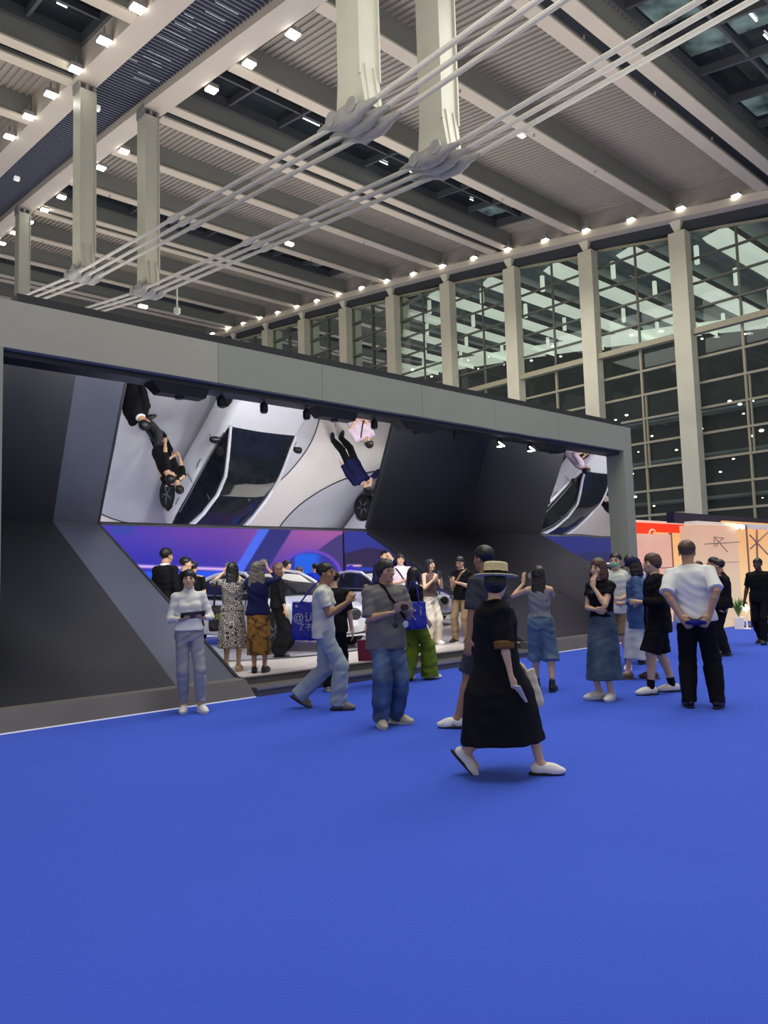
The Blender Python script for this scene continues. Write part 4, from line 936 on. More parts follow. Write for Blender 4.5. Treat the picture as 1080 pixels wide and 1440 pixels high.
# 5 patterned dress
L = at_z(328, 944, ST); I = person(L, 172, height(L, 789), 'woman in grey scallop-print dress raising a camera towards the car', 'f', 'light', head=(.1, .1, 0),
    arms={-1: dict(t=(-.16, .26, 1.53), e=(-1, -.1, -.8), h=(.3, .3, 1), p=(1, .2, -.3), c=.6), 1: dict(t=(-.02, .30, 1.55), e=(.8, 0, -1), h=(-.3, .2, 1), p=(-1, .2, -.3), c=.6)}, legs={1: dict(f=(.08, 0)), -1: dict(f=(-.10, -.02))},
    top=T('scallop', sleeve=.95, sw=.066, hem=.0, ease=.025, name='dress_bodice'), bottom=dict(type='skirt', mat=K['scallop'], hem=.36, w=(.18, .225), d=(.14, .2), ease=.02), hair=('long', None), shoes=dict(mat=mat('sandal_tan', srgb(190, 158, 130), .5)), facey=False)
def cam_obj(I, v, label):
    v = ((I['A'][1][1]+I['A'][-1][1])/2+V3(0, .03, .10)*I['s'])/I['s']
    e = empty('camera_device', wpt(I, V3(v)*I['s']), I['e'].rotation_euler[2]); q = MB(); q.box(-.048, .048, -.02, .02, -.032, .032); q.box(-.02, .02, -.02, .02, .032, .045); q.build('camera_body', mat('camera_silver', srgb(150, 150, 150), .3, metal=.6), e)
    q = MB(); q.lathe((0, .03, 0), [(.032, 0), (.03, .045)], 14, 'y'); q.build('lens', mat('camera_black', srgb(25, 25, 28), .3), e, True); tag(e, label, 'camera'); return e
cam_obj(I, (-.09, .36, 1.70), 'small silver camera held up by the woman in the scallop-print dress')
wv = wpt(I, V3(-.215, .02, 1.02)*I['s'])
def lg_yellow(e, w, h, d): 
    text(e, 'i(回)', .085, (0, -d*1.05, -h*.45), 0, m_yel); 
tote(tuple(wv), I['e'].rotation_euler[2], .30, .36, mat('tote_black', srgb(26, 22, 28), .7), 'black tote bag with yellow lettering on the shoulder of the scallop-print dress', strap=.34, logo=lg_yellow)
# 6 batik skirt
L = at_z(364, 946, ST); I = person(L, 168, height(L, 788), 'woman in navy top and golden brown batik skirt with long ash hair', 'f', 'mid', head=(-.1, .15, 0),
    arms={1: dict(t=(.10, .28, 1.58), e=(1, 0, -1), h=(-.2, .3, 1), p=(-1, .2, 0), c=.6), -1: dict(t=(-.02, .28, 1.58), e=(-1, 0, -1), h=(.2, .3, 1), p=(1, .2, 0), c=.6)}, legs={1: dict(f=(.09, 0)), -1: dict(f=(-.07, .0))},
    top=T('navy', sleeve=1.6, hem=-.06, ease=.03), bottom=dict(type='skirt', mat=K['batik'], hem=.27, w=(.172, .185), d=(.14, .165), ease=.01, fold=(5, .03, 1)), hair=('longwide', m_hgrey), shoes=sh('black'), facey=False)
cam_obj(I, (.04, .36, 1.72), 'small silver camera held above the head of the long-haired woman')
# 7 black staff by the wheel
L = at_z(392, 925, ST); person(L, 95, height(L, 790), 'person in black with wide trousers standing by the front wheel of the silver car', 'f', 'light', arms={1: dict(t=(.2, .12, .82), h=(0, .3, -1))}, top=T('black', sleeve=1.6, ease=.03), bottom=dict(type='trousers', mat=K['black'], w=(.10, .10, .11)), hair=('bob', m_hairb), shoes=sh('black'), facey=False)
# 8-10 behind the car
L = V3(*at_y(402, 800, 16.4)[:2], ST); person(L, 75, height(L, 787), 'person with black hair in pale top beyond the silver car roof', 'm', 'light', top=T('pink', sleeve=.6), bottom=dict(type='trousers', mat=K['black']), hair=('full', None), shoes=sh('black'), h=.012, facey=False)
L = V3(*at_y(420, 800, 15.9)[:2], ST); person(L, 110, height(L, 796), 'woman with brown bob hair beyond the silver car roof', 'f', 'light', top=T('black', sleeve=.6), bottom=dict(type='trousers', mat=K['beige']), hair=('bob', m_hairb), shoes=sh('black'), h=.012, facey=False)
L = V3(*at_y(443, 800, 16.2)[:2], ST); person(L, 170, height(L, 791), 'man in bright blue jacket seen from behind beyond the silver car', 'm', 'mid', head=(.5, 0, 0), arms={1: dict(t=(.26, .05, .9)), -1: dict(t=(-.28, .05, .9))}, top=T('blue', sleeve=1.9, ease=.03), bottom=dict(type='trousers', mat=K['khaki']), hair=('short', None), shoes=sh('white'), h=.011, facey=False)
# 11 white tee, pale jeans, walking right
L = at_z(457, 997); I = person(L, 80, height(L, 786), 'man in white T-shirt and pale grey jeans walking past the steps', 'm', 'tan', pel=(0, .0, .90), lean=.02, head=(-.1, 0, 0),
    legs={1: dict(f=(.09, .17), yaw=-.05, k=(0, 1, 0)), -1: dict(f=(-.08, -.30), z=.07, pitch=.55, yaw=0, k=(0, 1, 0))},
    arms={1: dict(t=(.10, .30, 1.20), e=(.3, -.8, -1), h=(-.2, .5, 1), p=(-1, .2, 0), c=1.1), -1: dict(t=(-.06, .30, 1.20), e=(-.3, -.8, -1), h=(.1, .5, 1), p=(1, 0, 0), c=1.1)},
    top=T('offw', sleeve=.68, hem=-.10, ease=.02, sw=.068), bottom=dict(type='trousers', mat=K['pale'], w=(.092, .085, .088), drop=.035, rip=.005), hair=('short', None), shoes=sh('grey'), h=.0075)
def lg_at(e, w, h, d):
    for (s_, z_, t_) in ((.12, -.42, '@认识'), (.085, -.66, '了不起')): text(e, t_, s_, (w*.10, -d*1.06, h*z_), 0, m_paper)
    q = MB(); q.lathe((-w*.33, -d*.6, -h*.12), [(.014, 0), (.014, .004)], 14, 'y'); q.build('round_print', m_paper, e)
pb = at_y(431, 846, L[1]+.10); tote(tuple(pb), toward_cam(pb)+PI, .34, .44, mat('tote_blue', srgb(20, 24, 140), .5), 'deep blue tote bag with grey characters behind the man in white T-shirt', strap=.26, logo=lg_at, tilt=.05, hx=.18)
# 12 person in black behind him
L = at_z(472, 972); person(L, 175, height(L, 800), 'person in black behind the man walking in pale jeans', 'm', 'light', top=T('black', sleeve=.9, ease=.04, hem=-.12), bottom=dict(type='trousers', mat=K['black'], w=(.09, .08, .075)), hair=('short', None), shoes=sh('cream'), h=.011, facey=False)
# 13 person between, olive sleeves
L = at_z(545, 968); I = person(L, 110, height(L, 800), 'person in black vest with olive sleeves behind the man in grey T-shirt', 'm', 'light', arms={1: dict(t=(.20, .22, 1.05), e=(.6, -.8, -.6)), -1: dict(t=(-.22, -.22, .86), h=(0, 0, -1), c=1.1)}, top=T('olive', sleeve=1.9, ease=.02, sw=.07), jacket=dict(name='vest', mat=K['black'], sleeve=0, hem=-.05, ease=.03), bottom=dict(type='trousers', mat=K['black']), hair=('short', None), shoes=sh('cream'), h=.011, facey=False)
pb = wpt(I, I['A'][-1][1]+V3(0, 0, -.2)*I['s']); e = empty('paper_bag', tuple(pb), toward_cam(pb)); q = MB(); q.hexa([(-.13, -.05, -.28), (.13, -.05, -.28), (.13, .05, -.28), (-.13, .05, -.28), (-.14, -.05, 0), (.14, -.05, 0), (.14, .05, 0), (-.14, .05, 0)]); q.build('bag_body', mat('bag_red', srgb(120, 22, 34), .5), e); q = MB(); q.tube([(-.06, 0, 0), (-.04, 0, .1), (.04, 0, .1), (.06, 0, 0)], .006, 6); q.build('handle', m_bs, e, True); tag(e, 'dark red shopping bag beside the man in grey T-shirt', 'bag')
# 14 grey tee, jeans
L = at_z(549, 1020); I = person(L, 22, height(L, 783), 'man in loose grey T-shirt and blue jeans with glasses holding a small drone controller'.replace('drone controller', 'camera'), 'm', 'mid', head=(.35, -.02, 0), pel=(.02, 0, .92), girth=1.06,
    legs={1: dict(f=(.12, .04), yaw=-.15), -1: dict(f=(-.09, -.06), yaw=.75)},
    arms={1: dict(t=(.11, .28, 1.13), e=(.5, -.9, -1), h=(-.75, .6, .15), p=(.2, -.4, 1), c=.7), -1: dict(t=(-.13, .27, 1.16), e=(-.5, -.9, -1), h=(.6, .6, .1), p=(.2, -.4, 1), c=.8)},
    top=T('grey', sleeve=.95, hem=-.15, ease=.04, sw=.08, flare=1.0), bottom=dict(type='trousers', mat=K['denim'], w=(.098, .095, .082), drop=.02, rip=.005), hair=('full', None), shoes=sh('cream', sole=m_ws), h=.0075)
s = I['s']; hp = I['hp']
q = MB()
for k in (1, -1): q.tube([tuple(hp(.031*k, .094, .01)+I['R']@V3(.021*math.cos(t), 0, .017*math.sin(t))) for t in np.linspace(0, 2*PI, 15)], .0022, 5, False)
q.tube([tuple(hp(-.01, .098, .014)), tuple(hp(.01, .098, .014))], .0022, 5)
for k in (1, -1): q.tube([tuple(hp(.052*k, .092, .014)), tuple(hp(.079*k, .0, .012))], .0022, 5)
q.build('eyeglasses', mat('glasses_metal', srgb(170, 160, 140), .3, metal=.7), I['e'], True)
g_ = lambda *v: tuple(V3(v)*s)
strap(I['e'], [g_(.10, -.03, 1.44), g_(.07, .10, 1.40), g_(.02, .155, 1.28), g_(-.06, .165, 1.18), g_(-.13, .14, 1.08)], K['black'], 'strap', .014)
c = (I['A'][1][1]+I['A'][-1][1])/2
e = empty('camera_device', wpt(I, c+V3(.0, .10, .05)*s), I['e'].rotation_euler[2]); q = MB(); q.box(-.07, .07, -.035, .035, -.035, .035); q.box(-.03, .03, -.03, .03, .035, .055); q.build('camera_body', mat('camera_pinkish', srgb(160, 140, 136), .4), e)
q = MB(); q.lathe((0, .035, 0), [(.034, 0), (.03, .05)], 14, 'y'); q.build('lens', mat('camera_black', srgb(25, 25, 28), .3), e, True); tag(e, 'small pinkish camera in the hands of the man in grey T-shirt', 'camera')
for i, (dx, mm, lb) in enumerate(((.02, K['dgrey'], 'dark pouch charm hanging below the camera of the man in grey'), (-.09, K['white'], 'white pouch charm hanging below the camera of the man in grey'))):
    e = empty('charm', wpt(I, V3(dx, .26, 1.03)*s), I['e'].rotation_euler[2]); f = Field((-.05, -.04, -.06), (.05, .04, .06), .006); f.ell((0, 0, -.01), (.03, .018, .036), .005); sobj('pouch', f, mm, e); strap(e, [(0, 0, .02), (0, 0, .10)], K['black'], 'cord', .004); tag(e, lb, 'charm')
# 15 green trousers
L = at_z(584, 957); I = person(L, 130, height(L, 794), 'woman in black top and wide leaf-green trousers walking by the steps', 'f', 'light', head=(.9, 0, 0), pel=(0, 0, .91),
    legs={1: dict(f=(.08, .22), yaw=-.2), -1: dict(f=(-.06, -.14), yaw=0)}, arms={-1: dict(t=(-.18, .22, 1.10), e=(-.6, -.8, -.6), c=.8), 1: dict(t=(.20, .10, .88))},
    top=T('black', sleeve=1.0, sw=.066, hem=.02, ease=.03), bottom=dict(type='trousers', mat=K['green'], w=(.095, .10, .125), drop=.035, rip=.006), hair=('long', None), shoes=sh('white', sole=m_bsole))
def lg_x(e, w, h, d):
    q = MB()
    for (a, b) in (((-.06, -.10), (.05, -.24)), ((.05, -.12), (-.07, -.22))): q.tube([(a[0]-.03, -d*.98, a[1]), (b[0]-.03, -d*.98, b[1])], .006, 6)
    for (a, b) in ((-.06, -.10), (.05, -.24), (.05, -.12), (-.07, -.22)): q.tube([(a-.03, -d*1.0, b-.012), (a-.03, -d*1.0, b+.012)], .014, 8)
    q.build('emblem', m_paper, e); q = MB(); q.tube([(.10+.016*math.cos(t), -d*.98, -.09+.016*math.sin(t)) for t in np.linspace(0, 2*PI, 15)], .003, 5, False); q.build('ring_print', m_paper, e)
    q = MB(); q.box(.092, .108, -d*1.0, -d*.9, -.19, -.12); q.build('side_print', m_paper, e)
pb = at_y(581, 846, L[1]-.22); tote(tuple(pb), toward_cam(pb)+PI, .37, .38, mat('tote_blue2', srgb(24, 40, 160), .5), 'bright blue tote bag with white crossed emblem on the woman in green trousers', strap=.28, logo=lg_x)
# 16-19 on the stage
L = V3(*at_y(541, 800, 12.4)[:2], ST); person(L, 20, height(L, 773), 'man in dark blue suit covering his face with one hand', 'm', 'light', arms={-1: dict(t=(-.10, .17, 1.50), e=(-1, .1, -.6), h=(.5, -.1, .8), p=(.3, -1, 0), c=.3)}, top=T('pink', sleeve=1.95, collar=True, ease=.01), jacket=dict(name='suit_jacket', mat=K['navy'], sleeve=1.9, hem=-.12, ease=.028, sw=.072), bottom=dict(type='trousers', mat=K['black']), hair=('short', None), shoes=sh('black'), facey=False)
L = V3(*at_y(563, 800, 11.2)[:2], ST); I = person(L, 10, height(L, 777), 'man in pinkish white shirt with a black cross strap looking outward', 'm', 'light', arms={1: dict(t=(.12, .26, 1.10), h=(-.7, .6, .1), p=(0, -.3, 1), c=.7), -1: dict(t=(-.12, .26, 1.12), h=(.7, .6, .1), p=(0, -.3, 1), c=.7)}, top=T('pink', sleeve=1.3, collar=True, hem=-.1, ease=.025), bottom=dict(type='trousers', mat=K['beige']), hair=('full', None), shoes=sh('white'))
s = I['s']; strap(I['e'], [g_(.12, -.02, 1.42), g_(.08, .11, 1.36), g_(-.02, .15, 1.2), g_(-.14, .13, 1.02)], K['black'], 'strap', .014)
L = at_z(607, 907, ST); I = person(L, 45, height(L, 785), 'long-haired woman in brown top and cream wide trousers on the stage', 'f', 'light', head=(.1, .05, 0), arms={1: dict(t=(.08, .20, 1.28), e=(.8, -.4, -1), h=(-.4, .2, .8), p=(-.5, -.6, 0), c=.8), -1: dict(t=(-.10, .22, 1.27), e=(-.8, -.4, -1), h=(.4, .2, .8), p=(.5, -.6, 0), c=.8)}, legs={1: dict(f=(.10, 0)), -1: dict(f=(-.10, .04))}, top=T('brown', sleeve=.0, hem=.03, ease=.02), bottom=dict(type='trousers', mat=K['cream'], w=(.09, .09, .09), drop=.03, rip=.006), hair=('long', m_hair), shoes=sh('white'))
phone(wpt(I, V3(-.02, .26, 1.36)*I['s']), I['e'].rotation_euler[2], mat('phone_silver', srgb(150, 140, 120), .3), 'phone held up at chest height by the woman in cream trousers')
L = at_z(652, 904, ST); I = person(L, -30, height(L, 781), 'man in black T-shirt and khaki trousers looking down at a phone', 'm', 'light', head=(.1, -.42, 0), arms={1: dict(t=(.08, .26, 1.20), h=(-.5, .6, .2), p=(0, -.3, 1), c=.8), -1: dict(t=(-.10, .24, 1.16), h=(.6, .6, .1), p=(0, -.3, 1), c=.6)}, legs={1: dict(f=(.14, .06)), -1: dict(f=(-.10, 0))}, top=T('black', sleeve=.8, hem=-.1, ease=.02), bottom=dict(type='trousers', mat=K['khaki'], w=(.088, .07, .06)), hair=('short', None), shoes=sh('black', sole=m_ws))
s = I['s']; strap(I['e'], [g_(-.12, -.02, 1.42), g_(-.08, .11, 1.36), g_(.02, .15, 1.2), g_(.14, .13, 1.02)], K['khaki'], 'strap', .02)
phone(wpt(I, V3(.03, .34, 1.27)*I['s']), I['e'].rotation_euler[2], m_bs, 'black phone in the hands of the man in khaki trousers', -.9)
# 20 tall man behind the hat
L = at_z(693, 1024); person(L, -128, height(L, 762), 'tall man in dark grey shirt and shorts walking left behind the straw hat', 'm', 'tan', pel=(0, 0, .91), legs={1: dict(f=(.16, -.18), z=.03, pitch=.35), -1: dict(f=(-.19, .25), yaw=.6)}, top=T('dgrey', sleeve=.95, sw=.08, hem=-.16, ease=.035), bottom=dict(type='shorts', mat=K['dgrey'], w=(.098, .10, .1), hem=.95), hair=('short', None), shoes=sh('white', sole=m_bsole, stripe=1), facey=False, girth=1.05)
# 21 lady with the hat
L = at_z(705, 1089); H = height(L, 790); I = person(L, 110, H, 'woman in long black dress and straw boater hat striding past', 'f', 'light', pel=(-.01, .0, .885), lean=.0, head=(.8, 0, 0),
    legs={1: dict(f=(.11, .29), yaw=-.3, k=(.2, 1, 0)), -1: dict(f=(-.09, -.26), z=.085, pitch=.85, yaw=-.3, k=(.2, 1, .1))}, arms={1: dict(t=(.22, .03, .80), e=(.5, -1, 0), h=(.1, .25, -1), p=(-1, .2, 0), c=.9), -1: dict(t=(-.22, .24, .90), h=(0, .2, -1), c=1.0)},
    bottom=dict(type='skirt', mat=K['black'], hem=.26, w=(.19, .28), d=(.19, .345), ease=.03, fold=(5, .03, 0)), top=dict(mat=K['black'], name='tunic', sleeve=.95, sw=.084, hem=-.17, ease=.06, flare=1.0), hair=('full', None), shoes=sh('white', sole=m_bsole), h=.0075, facey=True, girth=1.06)
s = I['s']; el, sh_ = I['A'][1][0], I['shl'][1]
f = Field(el-.25, el+.25, .009); f.loft(sh_+(el-sh_)*.90, sh_+(el-sh_)*1.14, I['fw'], [(0, .083*s, .083*s), (1, .080*s, .080*s)], .01); sobj('cuff', f, K['cuff'], I['e'])
hat = MB(); m_straw = mat('straw', srgb(214, 202, 152), .7, var=.12, scale=60, bump=.5, bscale=120)
hc = I['hp'](0, -.01, .062); f = Field(hc-.26, hc+.26, .008); Rr = I['R']@rotm(0, -.10, 0); top_ = Rr@V3(0, 0, 1)
f.loft(hc, hc+top_*.012*s, Rr@V3(1, 0, 0), [(0, .178*s, .193*s), (1, .178*s, .193*s)], .008); f.loft(hc, hc+top_*.118*s, Rr@V3(1, 0, 0), [(0, .097*s, .117*s), (.9, .094*s, .114*s), (1, .086*s, .106*s)], .008); so = sobj('straw_hat', f, m_straw, I['e'])
f = Field(hc-.2, hc+.2, .008); f.loft(hc+top_*.014*s, hc+top_*.045*s, Rr@V3(1, 0, 0), [(0, .101*s, .121*s), (1, .1*s, .12*s)], .003); sobj('hat_ribbon', f, K['black'], so)
hw = I['A'][1][1]+I['A'][1][2]*.09*s
phone(wpt(I, hw+V3(.0, .04, -.05)*s), I['e'].rotation_euler[2]+.6, mat('phone_white', srgb(205, 205, 205), .3), 'white phone in the lowered hand of the woman in the straw hat', .6)
pb = wpt(I, I['A'][-1][1]+V3(-.02, .05, -.13)*s); tote(tuple(pb), toward_cam(pb)+PI, .24, .30, K['cream'], 'cream cloth bag carried beyond the woman in the straw hat', strap=.06, tilt=-.25)
# 23 woman with camera
L = at_z(764, 972); I = person(L, 172, height(L, 794), 'woman in grey knit camisole and denim culottes photographing the stand', 'f', 'light', head=(.25, .05, 0), arms={-1: dict(t=(-.24, .26, 1.45), e=(-1, -.2, -.9), h=(.0, .1, 1), p=(.6, .8, 0), c=.15, sp=.5), 1: dict(t=(-.02, .30, 1.46), e=(.8, .2, -1), h=(-.4, .3, .8), p=(-1, 0, 0), c=.7)},
    legs={1: dict(f=(.13, -.04), yaw=-.1), -1: dict(f=(-.11, .20), yaw=.1)}, top=T('knit', sleeve=0, hem=.06, ease=.016), bottom=dict(type='culottes', mat=K['denim3'], w=(.10, .105, .115), hem=1.2, waist=.13, rip=.005), hair=('long', None), shoes=sh('black', high=.14), facey=False)
cam_obj(I, (-.10, .34, 1.55), 'compact camera held up by the woman in denim culottes')
# 25 denim skirt
L = at_z(853, 984); I = person(L, -38, height(L, 782), 'woman in black T-shirt and long denim skirt with a hand on her chin', 'f', 'light', head=(.0, -.03, 0), pel=(0, 0, .92),
    arms={1: dict(t=(-.06, .20, 1.07), e=(.9, -.3, -.8), h=(-1, .1, .05), p=(0, -1, .2), c=.2), -1: dict(t=(-.03, .17, 1.33), e=(-.7, -.1, -1), h=(.1, -.1, 1), p=(.1, -1, 0), c=.5)}, legs={1: dict(f=(.08, .03), yaw=-.5), -1: dict(f=(-.07, 0), yaw=.3)},
    top=T('black', sleeve=.5, sw=.06, hem=.06, ease=.018), bottom=dict(type='skirt', mat=K['denim2'], hem=.24, w=(.172, .19), d=(.14, .24), waist=.12, fold=(7, .02, 0)), hair=('bob', m_hairb), shoes=sh('white'), h=.0075)
q = MB(); cpt = V3(.03, .128, 1.27)*I['s']; q.lathe(cpt, [(.022, -.006), (.022, .006)], 12, 'y'); q.build('chest_print', mat('print_blue', srgb(90, 100, 150), .5), I['e'])
# 26 mask
L = at_z(875, 942); I = person(L, -22, height(L, 776), 'person in cream shirt and beige shorts wearing a green face mask', 'm', 'light', head=(.1, 0, 0), arms={-1: dict(t=(-.12, .24, 1.02), h=(.6, .5, 0), c=.7)}, top=T('offw', sleeve=1.1, hem=-.12, ease=.04, sw=.08), bottom=dict(type='shorts', mat=K['beige'], hem=.95, w=(.095, .095, .095)), hair=('short', None), shoes=sh('white', sock=K['brown'], sockh=.2))
c = I['hp'](0, .055, -.045); f = Field(c-.1, c+.1, .006); f.ell(c, V3(.054, .046, .042)*I['hs'], .005, I['R']); sobj('face_mask', f, mat('mask_green', srgb(120, 196, 160), .7), I['e'])
L = at_z(893, 934); person(L, 168, height(L, 779), 'person in pale pink shirt seen from behind near the stand post', 'm', 'light', top=T('pink', sleeve=1.2, ease=.035, hem=-.12), bottom=dict(type='trousers', mat=K['dgrey']), hair=('short', None), shoes=sh('black'), h=.011, facey=False)
# 28 cap woman
L = at_z(903, 955); I = person(L, -95, height(L, 783), 'woman in navy cap, denim jacket and white skirt looking down', 'f', 'light', head=(0, -.3, 0), legs={1: dict(f=(.07, -.14), z=.0), -1: dict(f=(-.06, .18))}, arms={1: dict(t=(.18, .02, .98)), -1: dict(t=(-.16, .2, 1.05), h=(.5, .6, 0))},
    top=T('djack', sleeve=1.7, hem=-.22, ease=.045, sw=.08), bottom=dict(type='skirt', mat=K['offw'], hem=.28, w=(.175, .19), d=(.15, .22), fold=(6, .05, 0)), hair=('bob', None), shoes=dict(mat=mat('shoe_brown', srgb(96, 74, 60), .5)))
f = Field(I['HC']-.2, I['HC']+.25, .009); R = I['R']; hs = I['hs']; f.ell(I['hp'](0, -.015, .05), V3(.094, .110, .09)*hs, .005, R); f.cut(I['hp'](0, 0, .045), R@V3(0, .1, -1)); f.ell(I['hp'](0, .12, .045), V3(.07, .06, .008)*hs, .01, R); sobj('cap', f, K['navy'], I['e'])
pb = at_y(921, 856, L[1]-.3); e = empty('handbag', tuple(pb), toward_cam(pb)); f = Field((-.2, -.1, -.16), (.2, .1, .05), .01); f.loft((0, 0, -.12), (0, 0, 0), (1, 0, 0), [(0, .075, .04), (.3, .085, .045), (1, .10, .03)], .015); sobj('bag_body', f, mat('bag_cream', srgb(206, 198, 156), .5), e); q = MB(); q.tube([(-.06, 0, -.01), (-.04, 0, .06), (.04, 0, .06), (.06, 0, -.01)], .007, 6); q.build('handle', m_bs, e, True); tag(e, 'small cream handbag at the hip of the woman in the navy cap', 'bag')
# 29 cardigan
L = at_z(931, 975); I = person(L, -72, height(L, 776), 'young man in black open cardigan, blue T-shirt and long black shorts', 'm', 'light', head=(.0, 0, 0), arms={1: dict(t=(.22, -.1, .9)), -1: dict(t=(-.12, .24, 1.10), e=(-.6, -.8, -.6), h=(.3, .9, 0), p=(1, 0, 0), c=1.1)}, legs={1: dict(f=(.10, -.17), yaw=-.1), -1: dict(f=(-.10, .16), yaw=.1)},
    top=T('dblue', sleeve=0, hem=-.08, ease=.015), jacket=dict(name='cardigan', mat=K['black'], sleeve=1.85, hem=-.2, ease=.04, sw=.078, open=.06), bottom=dict(type='shorts', mat=K['black'], hem=1.0, w=(.11, .115, .12)), hair=('full', m_hairb), shoes=sh('white', sole=m_bsole, sock=K['black'], sockh=.1), h=.0075)
# 30 white T-shirt man
L = at_z(988, 995); I = person(L, 176, height(L, 757), 'man in white T-shirt and black trousers with hands clasped behind his back', 'm', 'mid', pel=(-.02, 0, .93), side=-.06, girth=1.07, head=(-.1, 0, 0),
    arms={1: dict(t=(.13, -.17, .93), e=(.8, -1, .1), h=(-.5, -.2, -.9), p=(-.4, 1, 0), c=.7), -1: dict(t=(-.14, -.17, .92), e=(-.8, -1, .1), h=(.6, -.2, -.8), p=(.4, 1, 0), c=.6)}, legs={1: dict(f=(.14, 0), yaw=-.2), -1: dict(f=(-.12, -.02), yaw=.35)},
    top=T('white', sleeve=.93, sw=.074, hem=-.07, ease=.03), bottom=dict(type='trousers', mat=K['navy'] if False else K['black'], w=(.098, .085, .07), drop=.03), hair=('short', m_hairb), shoes=sh('black'), h=.0075, facey=False)
pb = wpt(I, V3(.0, -.21, .86)*I['s']); e = empty('pouch', tuple(pb), I['e'].rotation_euler[2]); f = Field((-.15, -.06, -.08), (.15, .06, .08), .008); f.ell((0, 0, 0), (.11, .03, .03), .01); f.ripple(.003, 1.5); sobj('pouch_body', f, K['dblue'], e); strap(e, [(-.1, 0, .01), (0, .0, .035), (.1, 0, .01)], K['black'], 'cord', .005); tag(e, 'dark pouch held behind the back of the man in white T-shirt', 'bag')
# 31-33
L = at_z(1021, 922); person(L, -98, height(L, 785), 'stout man in black polo shirt standing by the lit booth', 'm', 'mid', girth=1.18, arms={1: dict(t=(.22, .0, .84)), -1: dict(t=(-.12, .22, 1.35), h=(.2, .1, 1))}, top=T('black', sleeve=.85, collar=True, hem=-.1, ease=.03), bottom=dict(type='trousers', mat=K['black']), hair=('short', None), shoes=sh('black'))
L = at_z(1013, 914); person(L, -98, height(L, 782), 'person half hidden behind the stout man in black polo', 'm', 'mid', top=T('black', sleeve=.85), bottom=dict(type='trousers', mat=K['black']), hair=('short', None), shoes=sh('black'), h=.012, facey=False)
L = at_z(1074, 905); person(L, -20, height(L, 783), 'man in black T-shirt walking at the right edge of the hall', 'm', 'dark', girth=1.08, pel=(0, 0, .92), legs={1: dict(f=(.09, -.12), z=.02, pitch=.2), -1: dict(f=(-.09, .2))}, arms={1: dict(t=(.3, .02, .85))}, top=T('black', sleeve=.85, hem=-.12, ease=.03), bottom=dict(type='trousers', mat=K['black']), hair=('short', None), shoes=sh('black'))
L = at_z(989, 902); person(L, 170, height(L, 788), 'dark haired visitor far behind the man in white T-shirt, taller of two', 'm', 'mid', top=T('black', sleeve=.85), bottom=dict(type='trousers', mat=K['black']), hair=('short', None), shoes=sh('black'), h=.013, facey=False)
L = at_z(998, 900); person(L, 170, height(L, 794), 'dark haired visitor far behind the man in white T-shirt, shorter of two', 'f', 'mid', top=T('black', sleeve=.85), bottom=dict(type='trousers', mat=K['black']), hair=('short', None), shoes=sh('black'), h=.013, facey=False)
L = at_z(912, 930); person(L, 160, height(L, 797), 'person in white top behind the woman in the navy cap', 'f', 'light', top=T('white', sleeve=.6), bottom=dict(type='trousers', mat=K['offw']), hair=('bob', m_hairb), shoes=sh('white'), h=.012, facey=False)
